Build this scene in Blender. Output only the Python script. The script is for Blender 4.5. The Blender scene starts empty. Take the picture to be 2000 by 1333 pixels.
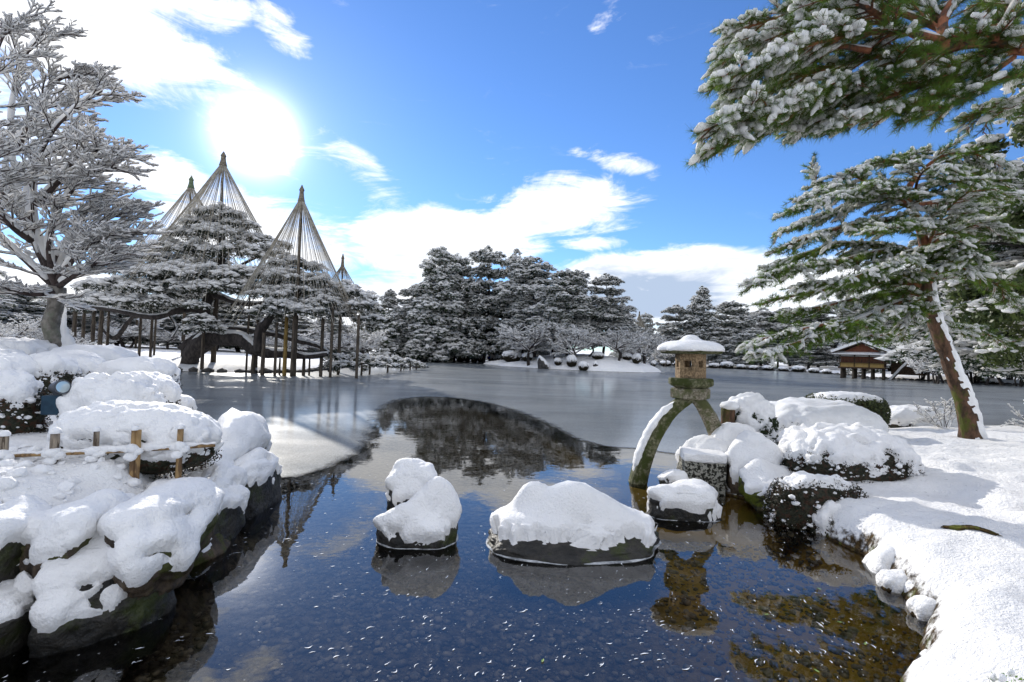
import bpy, bmesh, math, random, time
import numpy as np
from mathutils import Vector, Matrix
T0 = time.time()
R = math.radians
sc = bpy.context.scene
C = sc.collection
rng = np.random.default_rng(7)
random.seed(7)

# ------------------------------------------------------------------ camera
CAMZ, TH, RO, FOC = 2.2, R(1.5), R(1.9), 1000.0      # eye height, pitch, roll, focal length in photo pixels
f_ = Vector((0, math.cos(TH), math.sin(TH))); r0 = Vector((1, 0, 0)); u0 = Vector((0, -math.sin(TH), math.cos(TH)))
c_, s_ = math.cos(RO), math.sin(RO)
right = c_ * r0 + s_ * u0; up = -s_ * r0 + c_ * u0
cam = bpy.data.cameras.new('camera'); cam.sensor_width = 36; cam.lens = 36 * FOC / 2000; cam.clip_start = .05; cam.clip_end = 3000
co = bpy.data.objects.new('camera', cam); C.objects.link(co)
M = Matrix((right, up, -f_)).transposed().to_4x4(); M.translation = (0, 0, CAMZ); co.matrix_world = M
sc.camera = co

def ray(px, py):
    return f_ + ((px - 1000) / FOC) * right - ((py - 666.5) / FOC) * up
def P(px, py, Y):
    d = ray(px, py); t = Y / d.y
    return Vector((d.x * t, Y, CAMZ + d.z * t))
def G(px, py, z=0.0):
    d = ray(px, py); t = (z - CAMZ) / d.z
    return Vector((d.x * t, d.y * t, z))

# ------------------------------------------------------------------ world and sun
SUN_D = ray(500, 262).normalized()
SUN_EL = math.asin(SUN_D.z); SUN_AZ = math.atan2(SUN_D.x, SUN_D.y)
w = bpy.data.worlds.new("World"); sc.world = w; w.use_nodes = True
nt = w.node_tree; nt.nodes.clear()
def N(t, **k):
    n = nt.nodes.new(t)
    for a, b in k.items(): setattr(n, a, b)
    return n
def L(a, b): nt.links.new(a, b)
def mth(op, a, b=None, c=None, clamp=False):
    n = N('ShaderNodeMath', operation=op); n.use_clamp = clamp
    for i, v in enumerate((a, b, c)):
        if v is None: continue
        if isinstance(v, (int, float)): n.inputs[i].default_value = v
        else: L(v, n.inputs[i])
    return n.outputs[0]
def smooth(v, a, b, lo=0., hi=1.):
    n = N('ShaderNodeMapRange', interpolation_type='SMOOTHSTEP')
    L(v, n.inputs[0]); n.inputs[1].default_value = a; n.inputs[2].default_value = b; n.inputs[3].default_value = lo; n.inputs[4].default_value = hi
    return n.outputs[0]
def mixc(f, a, b):
    n = N('ShaderNodeMix', data_type='RGBA')
    if isinstance(f, (int, float)): n.inputs[0].default_value = f
    else: L(f, n.inputs[0])
    for i, v in ((6, a), (7, b)):
        if isinstance(v, tuple): n.inputs[i].default_value = v + (1,) if len(v) == 3 else v
        else: L(v, n.inputs[i])
    return n.outputs[2]
SKY_STR = 0.12
sky = N('ShaderNodeTexSky', sky_type='NISHITA'); sky.sun_disc = False; sky.sun_elevation = SUN_EL; sky.sun_rotation = SUN_AZ
sky.air_density = 1.0; sky.dust_density = 0.05; sky.ozone_density = 2.0
tc = N('ShaderNodeTexCoord'); sep = N('ShaderNodeSeparateXYZ'); L(tc.outputs['Generated'], sep.inputs[0])
X, Y_, Z = sep.outputs
az = mth('ARCTAN2', X, Y_); el = mth('ARCSINE', Z)
def noise(vec, scale, detail=6, rough=.55, dist=0., lac=2.):
    n = N('ShaderNodeTexNoise'); n.inputs['Scale'].default_value = scale; n.inputs['Detail'].default_value = detail
    n.inputs['Roughness'].default_value = rough; n.inputs['Distortion'].default_value = dist; L(vec, n.inputs['Vector']); return n.outputs[0]
def comb(a, b, c=0.):
    n = N('ShaderNodeCombineXYZ')
    for i, v in enumerate((a, b, c)):
        if isinstance(v, (int, float)): n.inputs[i].default_value = v
        else: L(v, n.inputs[i])
    return n.outputs[0]
cv = comb(az, mth('MULTIPLY', el, 2.0), 1.3)
n1 = noise(cv, 3.2, 10, .62, .5)
n2 = noise(comb(mth('ADD', az, mth('MULTIPLY', el, 1.2)), mth('MULTIPLY', mth('SUBTRACT', el, mth('MULTIPLY', az, .12)), 3.6), 4.), 6., 9, .66, 1.)
# cloud banks as they lie in this sky: (azimuth, elevation, width, height, tilt, strength)
def azel(px, py):
    d = ray(px, py).normalized(); return math.atan2(d.x, d.y), math.asin(d.z)
banks = [(30, -10, 420, 92, -.1, 1.1), (360, 12, 170, 50, .25, .8), (545, 50, 85, 45, -.6, .8), (-250, 200, 300, 180, 0, .8),
         (520, 480, 230, 110, 0, 1.0), (500, 262, 165, 110, -.1, .72), (690, 325, 150, 60, -.35, .85), (870, 470, 270, 75, .12, 1.15), (1100, 400, 230, 70, .05, 1.0), (1230, 325, 170, 26, -.25, .85),
         (960, 312, 90, 20, -.2, .66), (1150, 474, 100, 20, 0, .68), (330, 340, 130, 60, 0, .5), (1300, 578, 330, 95, .06, 1.4), (1650, 585, 420, 110, 0, 1.25), (760, 620, 420, 95, 0, 1.3),
         (1190, 25, 70, 32, .6, .60), (1165, 50, 40, 14, 0, .55), (1040, 80, 30, 10, 0, .5), (410, 185, 80, 16, -.2, .62), (340, 320, 90, 30, -.2, .6), (2250, 500, 200, 120, 0, .8), (-300, 560, 420, 130, 0, 1.), (1020, 420, 260, 40, .2, .6)]
acc = None
for px, py, wx, wy, tl, st in banks:
    a0, e0 = azel(px, py); sx = wx / 1000 * .75; sy = wy / 1000 * .85
    ct, stt = math.cos(tl), math.sin(tl)
    da = mth('SUBTRACT', az, a0); de = mth('SUBTRACT', el, e0)
    p = mth('ADD', mth('MULTIPLY', da, ct / sx), mth('MULTIPLY', de, stt / sx))
    q = mth('ADD', mth('MULTIPLY', da, -stt / sy), mth('MULTIPLY', de, ct / sy))
    r2 = mth('ADD', mth('MULTIPLY', p, p), mth('MULTIPLY', q, q))
    g = mth('MULTIPLY', mth('SUBTRACT', 1.0, mth('MULTIPLY', r2, .55), clamp=True), st)
    acc = g if acc is None else mth('MAXIMUM', acc, g)
# unseen cloud behind the camera and overhead, thickened to add neutral fill light
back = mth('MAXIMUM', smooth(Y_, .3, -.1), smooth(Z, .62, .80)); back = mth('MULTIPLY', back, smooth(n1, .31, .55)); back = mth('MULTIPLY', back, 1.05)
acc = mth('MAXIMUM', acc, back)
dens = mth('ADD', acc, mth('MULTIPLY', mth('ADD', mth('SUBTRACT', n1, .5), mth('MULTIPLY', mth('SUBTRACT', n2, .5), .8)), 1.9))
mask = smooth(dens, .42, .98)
wisp = mth('MULTIPLY', smooth(n2, .60, .85), .22)
mask = mth('MAXIMUM', mask, wisp)
# closeness to the sun brightens haze and cloud
sd = N('ShaderNodeVectorMath', operation='DOT_PRODUCT'); nrm = N('ShaderNodeVectorMath', operation='NORMALIZE'); L(tc.outputs['Generated'], nrm.inputs[0])
L(nrm.outputs[0], sd.inputs[0]); sd.inputs[1].default_value = SUN_D
dot = mth('MAXIMUM', sd.outputs['Value'], 0.)
aur = mth('ADD', mth('MULTIPLY', mth('POWER', dot, 900.), 1.6), mth('MULTIPLY', mth('POWER', dot, 260.), .10))
aur = mth('ADD', aur, mth('MULTIPLY', mth('POWER', dot, 45.), .045))
n3 = noise(comb(az, mth('MULTIPLY', el, 3.0), 7.), 4.5, 6, .5, .2)
thick = smooth(dens, .7, 1.5)
lowgrey = mth('MULTIPLY', smooth(el, .25, .05), smooth(az, -.02, .12))
shade = mth('ADD', mth('MULTIPLY', thick, mth('MULTIPLY', smooth(n3, .38, .60), .62)), mth('MULTIPLY', lowgrey, mth('MULTIPLY', thick, 1.1)), clamp=True)
cloudc = mixc(shade, (6.9, 6.95, 7.1), (2.6, 3.2, 4.2))
skyc = N('ShaderNodeMix', data_type='RGBA', blend_type='MULTIPLY'); skyc.inputs[0].default_value = 1.; L(sky.outputs[0], skyc.inputs[6]); skyc.inputs[7].default_value = (.46, .66, .98, 1)
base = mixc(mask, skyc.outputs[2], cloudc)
add = N('ShaderNodeMix', data_type='RGBA', blend_type='ADD'); add.inputs[0].default_value = 1.; L(base, add.inputs[6])
aurc = N('ShaderNodeMix', data_type='RGBA', blend_type='MULTIPLY'); aurc.inputs[0].default_value = 1.; aurc.inputs[6].default_value = (10, 9.7, 9.2, 1); L(aur, aurc.inputs[7])
L(aurc.outputs[2], add.inputs[7])
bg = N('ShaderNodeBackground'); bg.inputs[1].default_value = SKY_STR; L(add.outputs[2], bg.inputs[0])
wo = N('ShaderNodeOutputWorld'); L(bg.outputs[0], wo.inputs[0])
w.cycles.sampling_method = 'MANUAL'; w.cycles.sample_map_resolution = 1024
sl = bpy.data.lights.new('sun', 'SUN'); sl.energy = 2.7; sl.angle = R(.5); sl.color = (1, .95, .87)
so = bpy.data.objects.new('sun', sl); C.objects.link(so); so.rotation_euler = SUN_D.to_track_quat('Z', 'Y').to_euler()
sc.view_settings.view_transform = 'Standard'; sc.view_settings.look = 'None'; sc.view_settings.exposure = 0.72; sc.view_settings.gamma = 1
sc.view_settings.use_curve_mapping = False
sc.cycles.max_bounces = 7; sc.cycles.diffuse_bounces = 3; sc.cycles.glossy_bounces = 3; sc.cycles.transparent_max_bounces = 10
sc.cycles.use_denoising = True; sc.cycles.caustics_reflective = False; sc.cycles.caustics_refractive = False

# ------------------------------------------------------------------ materials
def material(name): 
    m = bpy.data.materials.new(name); m.use_nodes = True
    return m, m.node_tree, m.node_tree.nodes['Principled BSDF']
def mat(name, c1, c2, scale=8., rough=.8, bump=0., bscale=None, detail=6, c3=None, s3=2., spec=.3, translucent=0., lo=.35, hi=.65, stretch=None, thr3=(.5, .6), bdist=.02):
    m, t, b = material(name)
    tcn = t.nodes.new('ShaderNodeTexCoord'); vec = tcn.outputs['Object']
    if stretch:
        mp = t.nodes.new('ShaderNodeMapping'); mp.inputs['Scale'].default_value = stretch; t.links.new(vec, mp.inputs[0]); vec = mp.outputs[0]
    def ns(s, d=detail):
        n = t.nodes.new('ShaderNodeTexNoise'); n.inputs['Scale'].default_value = s; n.inputs['Detail'].default_value = d; n.inputs['Roughness'].default_value = .6
        t.links.new(vec, n.inputs['Vector']); return n.outputs[0]
    def rmp(v, a, z):
        r = t.nodes.new('ShaderNodeMapRange'); r.interpolation_type = 'SMOOTHSTEP'; t.links.new(v, r.inputs[0]); r.inputs[1].default_value = a; r.inputs[2].default_value = z; return r.outputs[0]
    def mx(f, a, z):
        n = t.nodes.new('ShaderNodeMix'); n.data_type = 'RGBA'; t.links.new(f, n.inputs[0])
        for i, v in ((6, a), (7, z)):
            if isinstance(v, tuple): n.inputs[i].default_value = v + (1,)
            else: t.links.new(v, n.inputs[i])
        return n.outputs[2]
    col = mx(rmp(ns(scale), lo, hi), c1, c2)
    if c3: col = mx(rmp(ns(s3), *thr3), col, c3)
    t.links.new(col, b.inputs['Base Color']); b.inputs['Roughness'].default_value = rough; b.inputs['Specular IOR Level'].default_value = spec
    if bump:
        bn = t.nodes.new('ShaderNodeBump'); bn.inputs['Strength'].default_value = bump; bn.inputs['Distance'].default_value = bdist
        t.links.new(ns(bscale or scale * 3), bn.inputs['Height']); t.links.new(bn.outputs[0], b.inputs['Normal'])
    if translucent:
        tr = t.nodes.new('ShaderNodeBsdfTranslucent'); t.links.new(col, tr.inputs[0]); ms = t.nodes.new('ShaderNodeMixShader'); ms.inputs[0].default_value = translucent
        t.links.new(b.outputs[0], ms.inputs[1]); t.links.new(tr.outputs[0], ms.inputs[2]); t.links.new(ms.outputs[0], t.nodes['Material Output'].inputs[0])
    return m
SNOW = mat('snow', (.89, .88, .865), (.94, .93, .915), 3, .6, .85, 34, spec=.25, bdist=.03)
SNOWB = mat('branch_snow', (.89, .88, .86), (.93, .92, .90), 5, .65, .25, 25, translucent=.46, bdist=.02)
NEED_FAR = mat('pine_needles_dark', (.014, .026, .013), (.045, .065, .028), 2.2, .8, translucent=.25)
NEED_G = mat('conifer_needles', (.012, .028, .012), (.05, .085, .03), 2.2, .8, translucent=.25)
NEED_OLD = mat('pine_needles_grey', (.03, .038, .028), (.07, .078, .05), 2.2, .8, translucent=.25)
NEED = mat('pine_needles_green', (.04, .085, .014), (.15, .24, .035), 3., .45, translucent=.5, c3=(.13, .09, .03), s3=5., thr3=(.62, .72))
LEAF = mat('shrub_leaves', (.018, .022, .014), (.05, .05, .028), 30, .6, c3=(.07, .035, .02), s3=14., translucent=.15)
LEAFG = mat('broad_leaves', (.04, .065, .02), (.12, .15, .05), 2, .45, translucent=.35)
BARK = mat('dark_bark', (.02, .017, .016), (.06, .05, .045), 5, .9, .8, 14, stretch=(1, 1, .35), bdist=.05)
BARKR = mat('red_pine_bark', (.10, .035, .018), (.30, .115, .055), 7, .85, .9, 16, c3=(.055, .04, .03), s3=9., thr3=(.48, .6), stretch=(1, 1, .5), bdist=.04)
BARKM = mat('mossy_pine_bark', (.04, .026, .016), (.14, .075, .045), 8, .9, 1., 14, c3=(.075, .085, .012), s3=3.4, thr3=(.50, .64), stretch=(1, 1, .5), bdist=.05)
BARKC = mat('grey_cherry_bark', (.10, .09, .075), (.24, .22, .19), 7, .85, .8, 16, c3=(.15, .16, .12), s3=4., thr3=(.5, .75), stretch=(1, 1, .8), bdist=.03)
TWIG = mat('twig_bark', (.025, .018, .016), (.07, .05, .045), 8, .85)
ROCK = mat('dark_wet_rock', (.010, .010, .009), (.038, .034, .028), 5, .5, 1., 9, c3=(.035, .045, .008), s3=3.2, spec=.4, thr3=(.52, .68), bdist=.06)
ROCKB = mat('brown_rock', (.04, .03, .022), (.12, .085, .055), 6, .75, 1., 10, c3=(.05, .055, .012), s3=3., bdist=.05)
GRAN = mat('lantern_granite', (.10, .085, .055), (.33, .29, .22), 34, .9, .9, 55, c3=(.085, .09, .035), s3=4., thr3=(.42, .62), bdist=.006)
GRANW = mat('warm_granite', (.15, .10, .055), (.40, .28, .16), 36, .9, .9, 60, c3=(.07, .05, .03), s3=5., thr3=(.5, .7), bdist=.006)
GRANM = mat('mossy_granite', (.05, .052, .022), (.21, .20, .12), 24, .9, .9, 45, c3=(.045, .055, .012), s3=5., thr3=(.42, .6), bdist=.008)
LICHEN = mat('lichen_granite', (.025, .024, .018), (.34, .33, .28), 22, .9, .8, 40, detail=9, lo=.47, hi=.54, bdist=.01)
POST = mat('weathered_post', (.035, .028, .022), (.12, .095, .07), 4, .85, .5, 20, stretch=(3, 3, .4), bdist=.01)
POSTY = mat('yellow_post', (.12, .075, .02), (.26, .17, .05), 4, .8, .4, 20, stretch=(3, 3, .4), bdist=.01)
ROPE = mat('straw_rope', (.42, .38, .31), (.62, .58, .50), 3, .8, translucent=.35)
ROPED = mat('dark_rope', (.16, .13, .09), (.32, .27, .2), 3, .9)
STRAW = mat('green_straw_cap', (.07, .10, .055), (.16, .20, .12), 9, .9, .5, 30, bdist=.02)
STRAWB = mat('straw_cap', (.10, .085, .06), (.24, .20, .15), 9, .9, .5, 30, bdist=.02)
BAMB = mat('bamboo', (.20, .12, .05), (.36, .23, .10), 10, .55, .3, 60, c3=(.13, .075, .035), s3=12., stretch=(1, 1, .3), bdist=.004)
LOG = mat('fence_wood', (.15, .12, .09), (.34, .28, .21), 14, .85, .6, 60, c3=(.07, .05, .035), s3=10., stretch=(2, 2, .3), bdist=.006)
MOSS = mat('moss_and_soil', (.025, .018, .008), (.10, .06, .015), 25, .95, .9, 60, c3=(.10, .11, .015), s3=9., thr3=(.5, .62), bdist=.02)
METAL = mat('grey_metal', (.055, .06, .07), (.085, .09, .10), 20, .5, spec=.5)
BLUE = mat('blue_box_paint', (.012, .035, .06), (.018, .05, .08), 12, .6)
WOODD = mat('dark_house_wood', (.035, .022, .014), (.10, .062, .038), 4, .8, .3, 20)
WOODR = mat('red_house_wood', (.11, .035, .02), (.22, .075, .035), 3, .7, .3, 20, stretch=(6, 6, .3))
OCHRE = mat('ochre_plaster', (.40, .26, .09), (.52, .35, .13), 2, .9)
PAPER = mat('white_paper', (.62, .62, .60), (.72, .72, .70), 2, .9)
PEB = mat('pebbles', (.10, .085, .06), (.46, .37, .25), 6, .7, c3=(.2, .18, .15), s3=16.)
FOAM = mat('foam', (.75, .78, .82), (.85, .87, .9), 5, .6)
RIM = mat('waterline_ice', (.22, .23, .24), (.6, .62, .63), 9, .5)
PLEAF = mat('floating_leaf', (.16, .26, .06), (.24, .34, .10), 5, .5)
CLOTH = mat('blue_jacket', (.01, .06, .45), (.015, .09, .55), 3, .7)
SKIN = mat('skin', (.5, .32, .24), (.55, .36, .27), 3, .6)
DARKC = mat('dark_trousers', (.02, .02, .03), (.03, .03, .04), 3, .8)
STONEW = mat('shore_stone', (.03, .03, .03), (.11, .10, .09), 2, .85, .6, 6)
def glass_mat():
    m, t, b = material('lamp_glass'); b.inputs['Base Color'].default_value = (.5, .58, .6, 1); b.inputs['Roughness'].default_value = .12; b.inputs['Metallic'].default_value = .6
    return m
LGLASS = glass_mat()
def slope_snow(name, soilmat_cols, lo, hi, bed=True):
    """snow where the ground is flat, soil and moss where it is steep, gravel below the waterline"""
    m, t, b = material(name); nd, lk = t.nodes, t.links
    geo = nd.new('ShaderNodeNewGeometry'); sx = nd.new('ShaderNodeSeparateXYZ'); lk.new(geo.outputs['Normal'], sx.inputs[0])
    sp = nd.new('ShaderNodeSeparateXYZ'); lk.new(geo.outputs['Position'], sp.inputs[0])
    def ns(s, d=6, r=.6):
        n = nd.new('ShaderNodeTexNoise'); n.inputs['Scale'].default_value = s; n.inputs['Detail'].default_value = d; n.inputs['Roughness'].default_value = r; lk.new(geo.outputs['Position'], n.inputs['Vector']); return n.outputs[0]
    def mm(op, a, z):
        n = nd.new('ShaderNodeMath'); n.operation = op
        for i, v in enumerate((a, z)):
            if isinstance(v, (int, float)): n.inputs[i].default_value = v
            else: lk.new(v, n.inputs[i])
        return n.outputs[0]
    def rmp(v, a, z):
        r = nd.new('ShaderNodeMapRange'); r.interpolation_type = 'SMOOTHSTEP'; lk.new(v, r.inputs[0]); r.inputs[1].default_value = a; r.inputs[2].default_value = z; return r.outputs[0]
    def mx(f, a, z):
        n = nd.new('ShaderNodeMix'); n.data_type = 'RGBA'; lk.new(f, n.inputs[0])
        for i, v in ((6, a), (7, z)):
            if isinstance(v, tuple): n.inputs[i].default_value = v + (1,)
            else: lk.new(v, n.inputs[i])
        return n.outputs[2]
    a, z2, c3 = soilmat_cols
    soil = mx(rmp(ns(18), .35, .65), a, z2); soil = mx(rmp(ns(7), .5, .62), soil, c3)
    snow = mx(rmp(ns(2), .35, .65), (.88, .87, .855), (.93, .92, .905))
    k = mm('ADD', sx.outputs[2], mm('MULTIPLY', mm('SUBTRACT', ns(14), .5), .5))
    k = rmp(k, lo, hi); k = mm('MULTIPLY', k, rmp(sp.outputs[2], .02, .06))
    thin = rmp(ns(26, 8, .75), .60, .74); k = mm('MULTIPLY', k, mm('SUBTRACT', 1., mm('MULTIPLY', thin, .5)))
    col = mx(k, soil, snow)
    bedc = mx(rmp(ns(9), .35, .65), (.06, .048, .033), (.24, .19, .12)); bedc = mx(rmp(sp.outputs[0], .7, 2.9), bedc, (.50, .30, .05))
    col = mx(rmp(sp.outputs[2], -.04, .0), bedc, col)
    lk.new(col, b.inputs['Base Color']); b.inputs['Roughness'].default_value = .7; b.inputs['Specular IOR Level'].default_value = .115
    bn = nd.new('ShaderNodeBump'); bn.inputs['Strength'].default_value = .9; bn.inputs['Distance'].default_value = .03
    hh = mm('ADD', ns(45), mm('MULTIPLY', ns(11, 4), 1.6)); lk.new(hh, bn.inputs['Height']); lk.new(bn.outputs[0], b.inputs['Normal'])
    return m
GROUND = slope_snow('snow_covered_ground', ((.02, .014, .007), (.085, .05, .015), (.09, .10, .015)), .42, .58)
def ice_mat():
    m, t, b = material('thin_lake_ice'); nd, lk = t.nodes, t.links
    geo = nd.new('ShaderNodeNewGeometry')
    def ns(s, d=6, r=.6, sc=(1, 1, 1)):
        mp = nd.new('ShaderNodeMapping'); mp.inputs['Scale'].default_value = sc; lk.new(geo.outputs['Position'], mp.inputs[0])
        n = nd.new('ShaderNodeTexNoise'); n.inputs['Scale'].default_value = s; n.inputs['Detail'].default_value = d; n.inputs['Roughness'].default_value = r; lk.new(mp.outputs[0], n.inputs['Vector']); return n.outputs[0]
    r = nd.new('ShaderNodeMapRange'); lk.new(ns(.22, 8, .6, (.5, 1, 1)), r.inputs[0]); r.inputs[1].default_value = .3; r.inputs[2].default_value = .7
    mx = nd.new('ShaderNodeMix'); mx.data_type = 'RGBA'; lk.new(r.outputs[0], mx.inputs[0]); mx.inputs[6].default_value = (.075, .088, .094, 1); mx.inputs[7].default_value = (.23, .245, .25, 1)
    r2 = nd.new('ShaderNodeMapRange'); lk.new(ns(38, 3, .7), r2.inputs[0]); r2.inputs[1].default_value = .45; r2.inputs[2].default_value = .75
    mx2 = nd.new('ShaderNodeMix'); mx2.data_type = 'RGBA'; lk.new(r2.outputs[0], mx2.inputs[0]); lk.new(mx.outputs[2], mx2.inputs[6]); mx2.inputs[7].default_value = (.34, .36, .37, 1)
    lk.new(mx2.outputs[2], b.inputs['Base Color']); rr_ = nd.new('ShaderNodeMapRange'); lk.new(ns(.6, 6, .6, (.6, 1, 1)), rr_.inputs[0]); rr_.inputs[1].default_value = .35; rr_.inputs[2].default_value = .65; rr_.inputs[3].default_value = .42; rr_.inputs[4].default_value = .62; lk.new(rr_.outputs[0], b.inputs['Roughness']); b.inputs['Specular IOR Level'].default_value = .03; b.inputs['Coat Weight'].default_value = .55; b.inputs['Coat Roughness'].default_value = .12
    bn = nd.new('ShaderNodeBump'); bn.inputs['Strength'].default_value = .8; bn.inputs['Distance'].default_value = .014; lk.new(ns(55, 4, .85), bn.inputs['Height']); lk.new(bn.outputs[0], b.inputs['Normal'])
    at = nd.new('ShaderNodeAttribute'); at.attribute_name = 'thickness'; ad = nd.new('ShaderNodeMath'); ad.operation = 'MULTIPLY_ADD'; lk.new(ns(1.8, 8, .7), ad.inputs[0]); ad.inputs[1].default_value = 1.1; lk.new(at.outputs['Fac'], ad.inputs[2])
    al = nd.new('ShaderNodeMapRange'); al.interpolation_type = 'SMOOTHSTEP'; lk.new(ad.outputs[0], al.inputs[0]); al.inputs[1].default_value = .52; al.inputs[2].default_value = .98; lk.new(al.outputs[0], b.inputs['Alpha'])
    return m
ICE = ice_mat()
def water_mat():
    m, t, b = material('clear_dark_water'); nd, lk = t.nodes, t.links; nd.remove(b)
    geo = nd.new('ShaderNodeNewGeometry'); n = nd.new('ShaderNodeTexNoise'); n.inputs['Scale'].default_value = 2.2; n.inputs['Detail'].default_value = 3; lk.new(geo.outputs['Position'], n.inputs['Vector'])
    bn = nd.new('ShaderNodeBump'); bn.inputs['Strength'].default_value = .05; bn.inputs['Distance'].default_value = .05; lk.new(n.outputs[0], bn.inputs['Height'])
    tr = nd.new('ShaderNodeBsdfTransparent'); tr.inputs[0].default_value = (.96, .97, .96, 1); gl = nd.new('ShaderNodeBsdfGlossy'); gl.inputs['Roughness'].default_value = .012
    fr = nd.new('ShaderNodeFresnel'); fr.inputs[0].default_value = 1.85; lk.new(bn.outputs[0], gl.inputs['Normal'])
    ms = nd.new('ShaderNodeMixShader'); lk.new(fr.outputs[0], ms.inputs[0]); lk.new(tr.outputs[0], ms.inputs[1]); lk.new(gl.outputs[0], ms.inputs[2]); lk.new(ms.outputs[0], nd['Material Output'].inputs[0])
    return m
WATER = water_mat()

# ------------------------------------------------------------------ numpy helpers
def _h(ix, iy, iz, seed):
    n = (ix.astype(np.int64) * 374761393 + iy.astype(np.int64) * 668265263 + iz.astype(np.int64) * 1274126177 + seed * 9754321) & 0xFFFFFFFF
    n = ((n ^ (n >> 13)) * 1274126177) & 0xFFFFFFFF
    n = ((n ^ (n >> 16)) * 2246822519) & 0xFFFFFFFF
    return ((n ^ (n >> 15)) & 0xFFFFFF) / float(0xFFFFFF)
def vnoise(p, seed=0):
    i = np.floor(p); f = p - i; f = f * f * (3 - 2 * f); i = i.astype(np.int64); r = 0
    for dx in (0, 1):
        for dy in (0, 1):
            for dz in (0, 1):
                wt = (f[:, 0] if dx else 1 - f[:, 0]) * (f[:, 1] if dy else 1 - f[:, 1]) * (f[:, 2] if dz else 1 - f[:, 2])
                r = r + wt * _h(i[:, 0] + dx, i[:, 1] + dy, i[:, 2] + dz, seed)
    return r * 2 - 1
_q = np.linalg.qr(np.random.default_rng(3).normal(size=(3, 3)))[0]; ROT = _q * np.sign(np.linalg.det(_q))
def fbm(p, o=4, seed=0, g=.5):
    r = 0; a = 1; t = 0
    for k in range(o): p = p @ ROT; r = r + a * vnoise(p * 2.03 ** k + k * 17.3, seed + k); t += a; a *= g
    return r / t
def worley(p, seed=0):
    i = np.floor(p).astype(np.int64); best = np.full(len(p), 9.)
    for dx in (-1, 0, 1):
        for dy in (-1, 0, 1):
            for dz in (-1, 0, 1):
                c = i + np.array((dx, dy, dz))
                q = np.stack([c[:, k] + _h(c[:, 0], c[:, 1], c[:, 2], seed + k * 31 + 5) for k in range(3)], 1)
                best = np.minimum(best, ((p - q) ** 2).sum(1))
    return np.sqrt(best)
def unit(v): return v / np.maximum(np.linalg.norm(v, axis=-1, keepdims=True), 1e-9)

class MB:
    """collects vertices and faces (triangles/quads) for one mesh"""
    def __init__(s): s.v = []; s.f = []; s.n = 0
    def add(s, V, F):
        V = np.asarray(V, float).reshape(-1, 3); s.v.append(V)
        for Fk in (F if isinstance(F, list) else [F]):
            if len(Fk): s.f.append(np.asarray(Fk, np.int64) + s.n)
        s.n += len(V); return s
    def mesh(s, name, m, smooth=False):
        me = bpy.data.meshes.new(name)
        V = np.concatenate(s.v) if s.v else np.zeros((0, 3)); me.vertices.add(len(V)); me.vertices.foreach_set('co', V.astype(np.float32).ravel())
        if s.f:
            loops = np.concatenate([f.ravel() for f in s.f]); cnt = np.concatenate([np.full(len(f), f.shape[1]) for f in s.f])
            me.loops.add(len(loops)); me.loops.foreach_set('vertex_index', loops.astype(np.int32)); me.polygons.add(len(cnt))
            me.polygons.foreach_set('loop_start', (np.cumsum(cnt) - cnt).astype(np.int32)); me.polygons.foreach_set('loop_total', cnt.astype(np.int32))
            me.polygons.foreach_set('use_smooth', np.full(len(cnt), smooth))
        me.materials.append(m); me.update(calc_edges=True); me.validate(); return me
    def build(s, name, m, parent=None, smooth=False, loc=None):
        o = bpy.data.objects.new(name, s.mesh(name, m, smooth)); C.objects.link(o)
        if parent: o.parent = parent
        if loc: o.location = loc
        return o
def link(name, me, parent=None, loc=None):
    o = bpy.data.objects.new(name, me); C.objects.link(o)
    if parent: o.parent = parent
    if loc is not None: o.location = loc
    return o
def tag(o, label, cat, group=None, kind=None):
    o['label'] = label
    if kind: o['kind'] = kind
    if cat: o['category'] = cat
    if group: o['group'] = group
    return o
def thing(name, label, cat, loc=(0, 0, 0), rz=0, group=None):
    o = bpy.data.objects.new(name, None); C.objects.link(o); o.location = loc; o.rotation_euler = (0, 0, rz); o.empty_display_size = .3
    return tag(o, label, cat, group)
def dup(root, loc, rz, label, group=None, scale=1.):
    r = root.copy(); C.objects.link(r); r.location = loc; r.rotation_euler = (0, 0, rz); r['label'] = label
    if not hasattr(scale, '__len__'): scale = (scale,) * 3
    r.scale = scale
    if group: r['group'] = group
    for ch in list(root.children):
        c = ch.copy(); C.objects.link(c); c.parent = r
        for g in ch.children:
            d = g.copy(); C.objects.link(d); d.parent = c
    return r

_o = np.array([(1, 0, 0), (0, 1, 0), (-1, 0, 0), (0, -1, 0), (0, 0, 1), (0, 0, -.8)], float)
_ico = {0: (_o, np.array([(0, 1, 4), (1, 2, 4), (2, 3, 4), (3, 0, 4), (1, 0, 5), (2, 1, 5), (3, 2, 5), (0, 3, 5)]))}
def ico(n):
    if n not in _ico:
        bm = bmesh.new(); bmesh.ops.create_icosphere(bm, subdivisions=n, radius=1)
        _ico[n] = (np.array([v.co[:] for v in bm.verts]), np.array([[v.index for v in f.verts] for f in bm.faces])); bm.free()
    return _ico[n]
def blobs(cen, rad, n=1, jit=.18, rot=None):
    """many lumpy ellipsoids; cen (M,3), rad (M,3)"""
    V, F = ico(n); cen = np.asarray(cen, float); M_ = len(cen); rad = np.broadcast_to(np.asarray(rad, float), (M_, 3))
    P_ = V[None] * (1 + rng.uniform(-jit, jit, (M_, len(V), 1))) * rad[:, None]
    a = rng.uniform(0, 6.28, M_) if rot is None else rot
    ca, sa = np.cos(a)[:, None], np.sin(a)[:, None]
    Q = np.stack([P_[..., 0] * ca - P_[..., 1] * sa, P_[..., 0] * sa + P_[..., 1] * ca, P_[..., 2]], -1) + cen[:, None]
    return Q.reshape(-1, 3), (F[None] + (np.arange(M_) * len(V))[:, None, None]).reshape(-1, 3)
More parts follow.
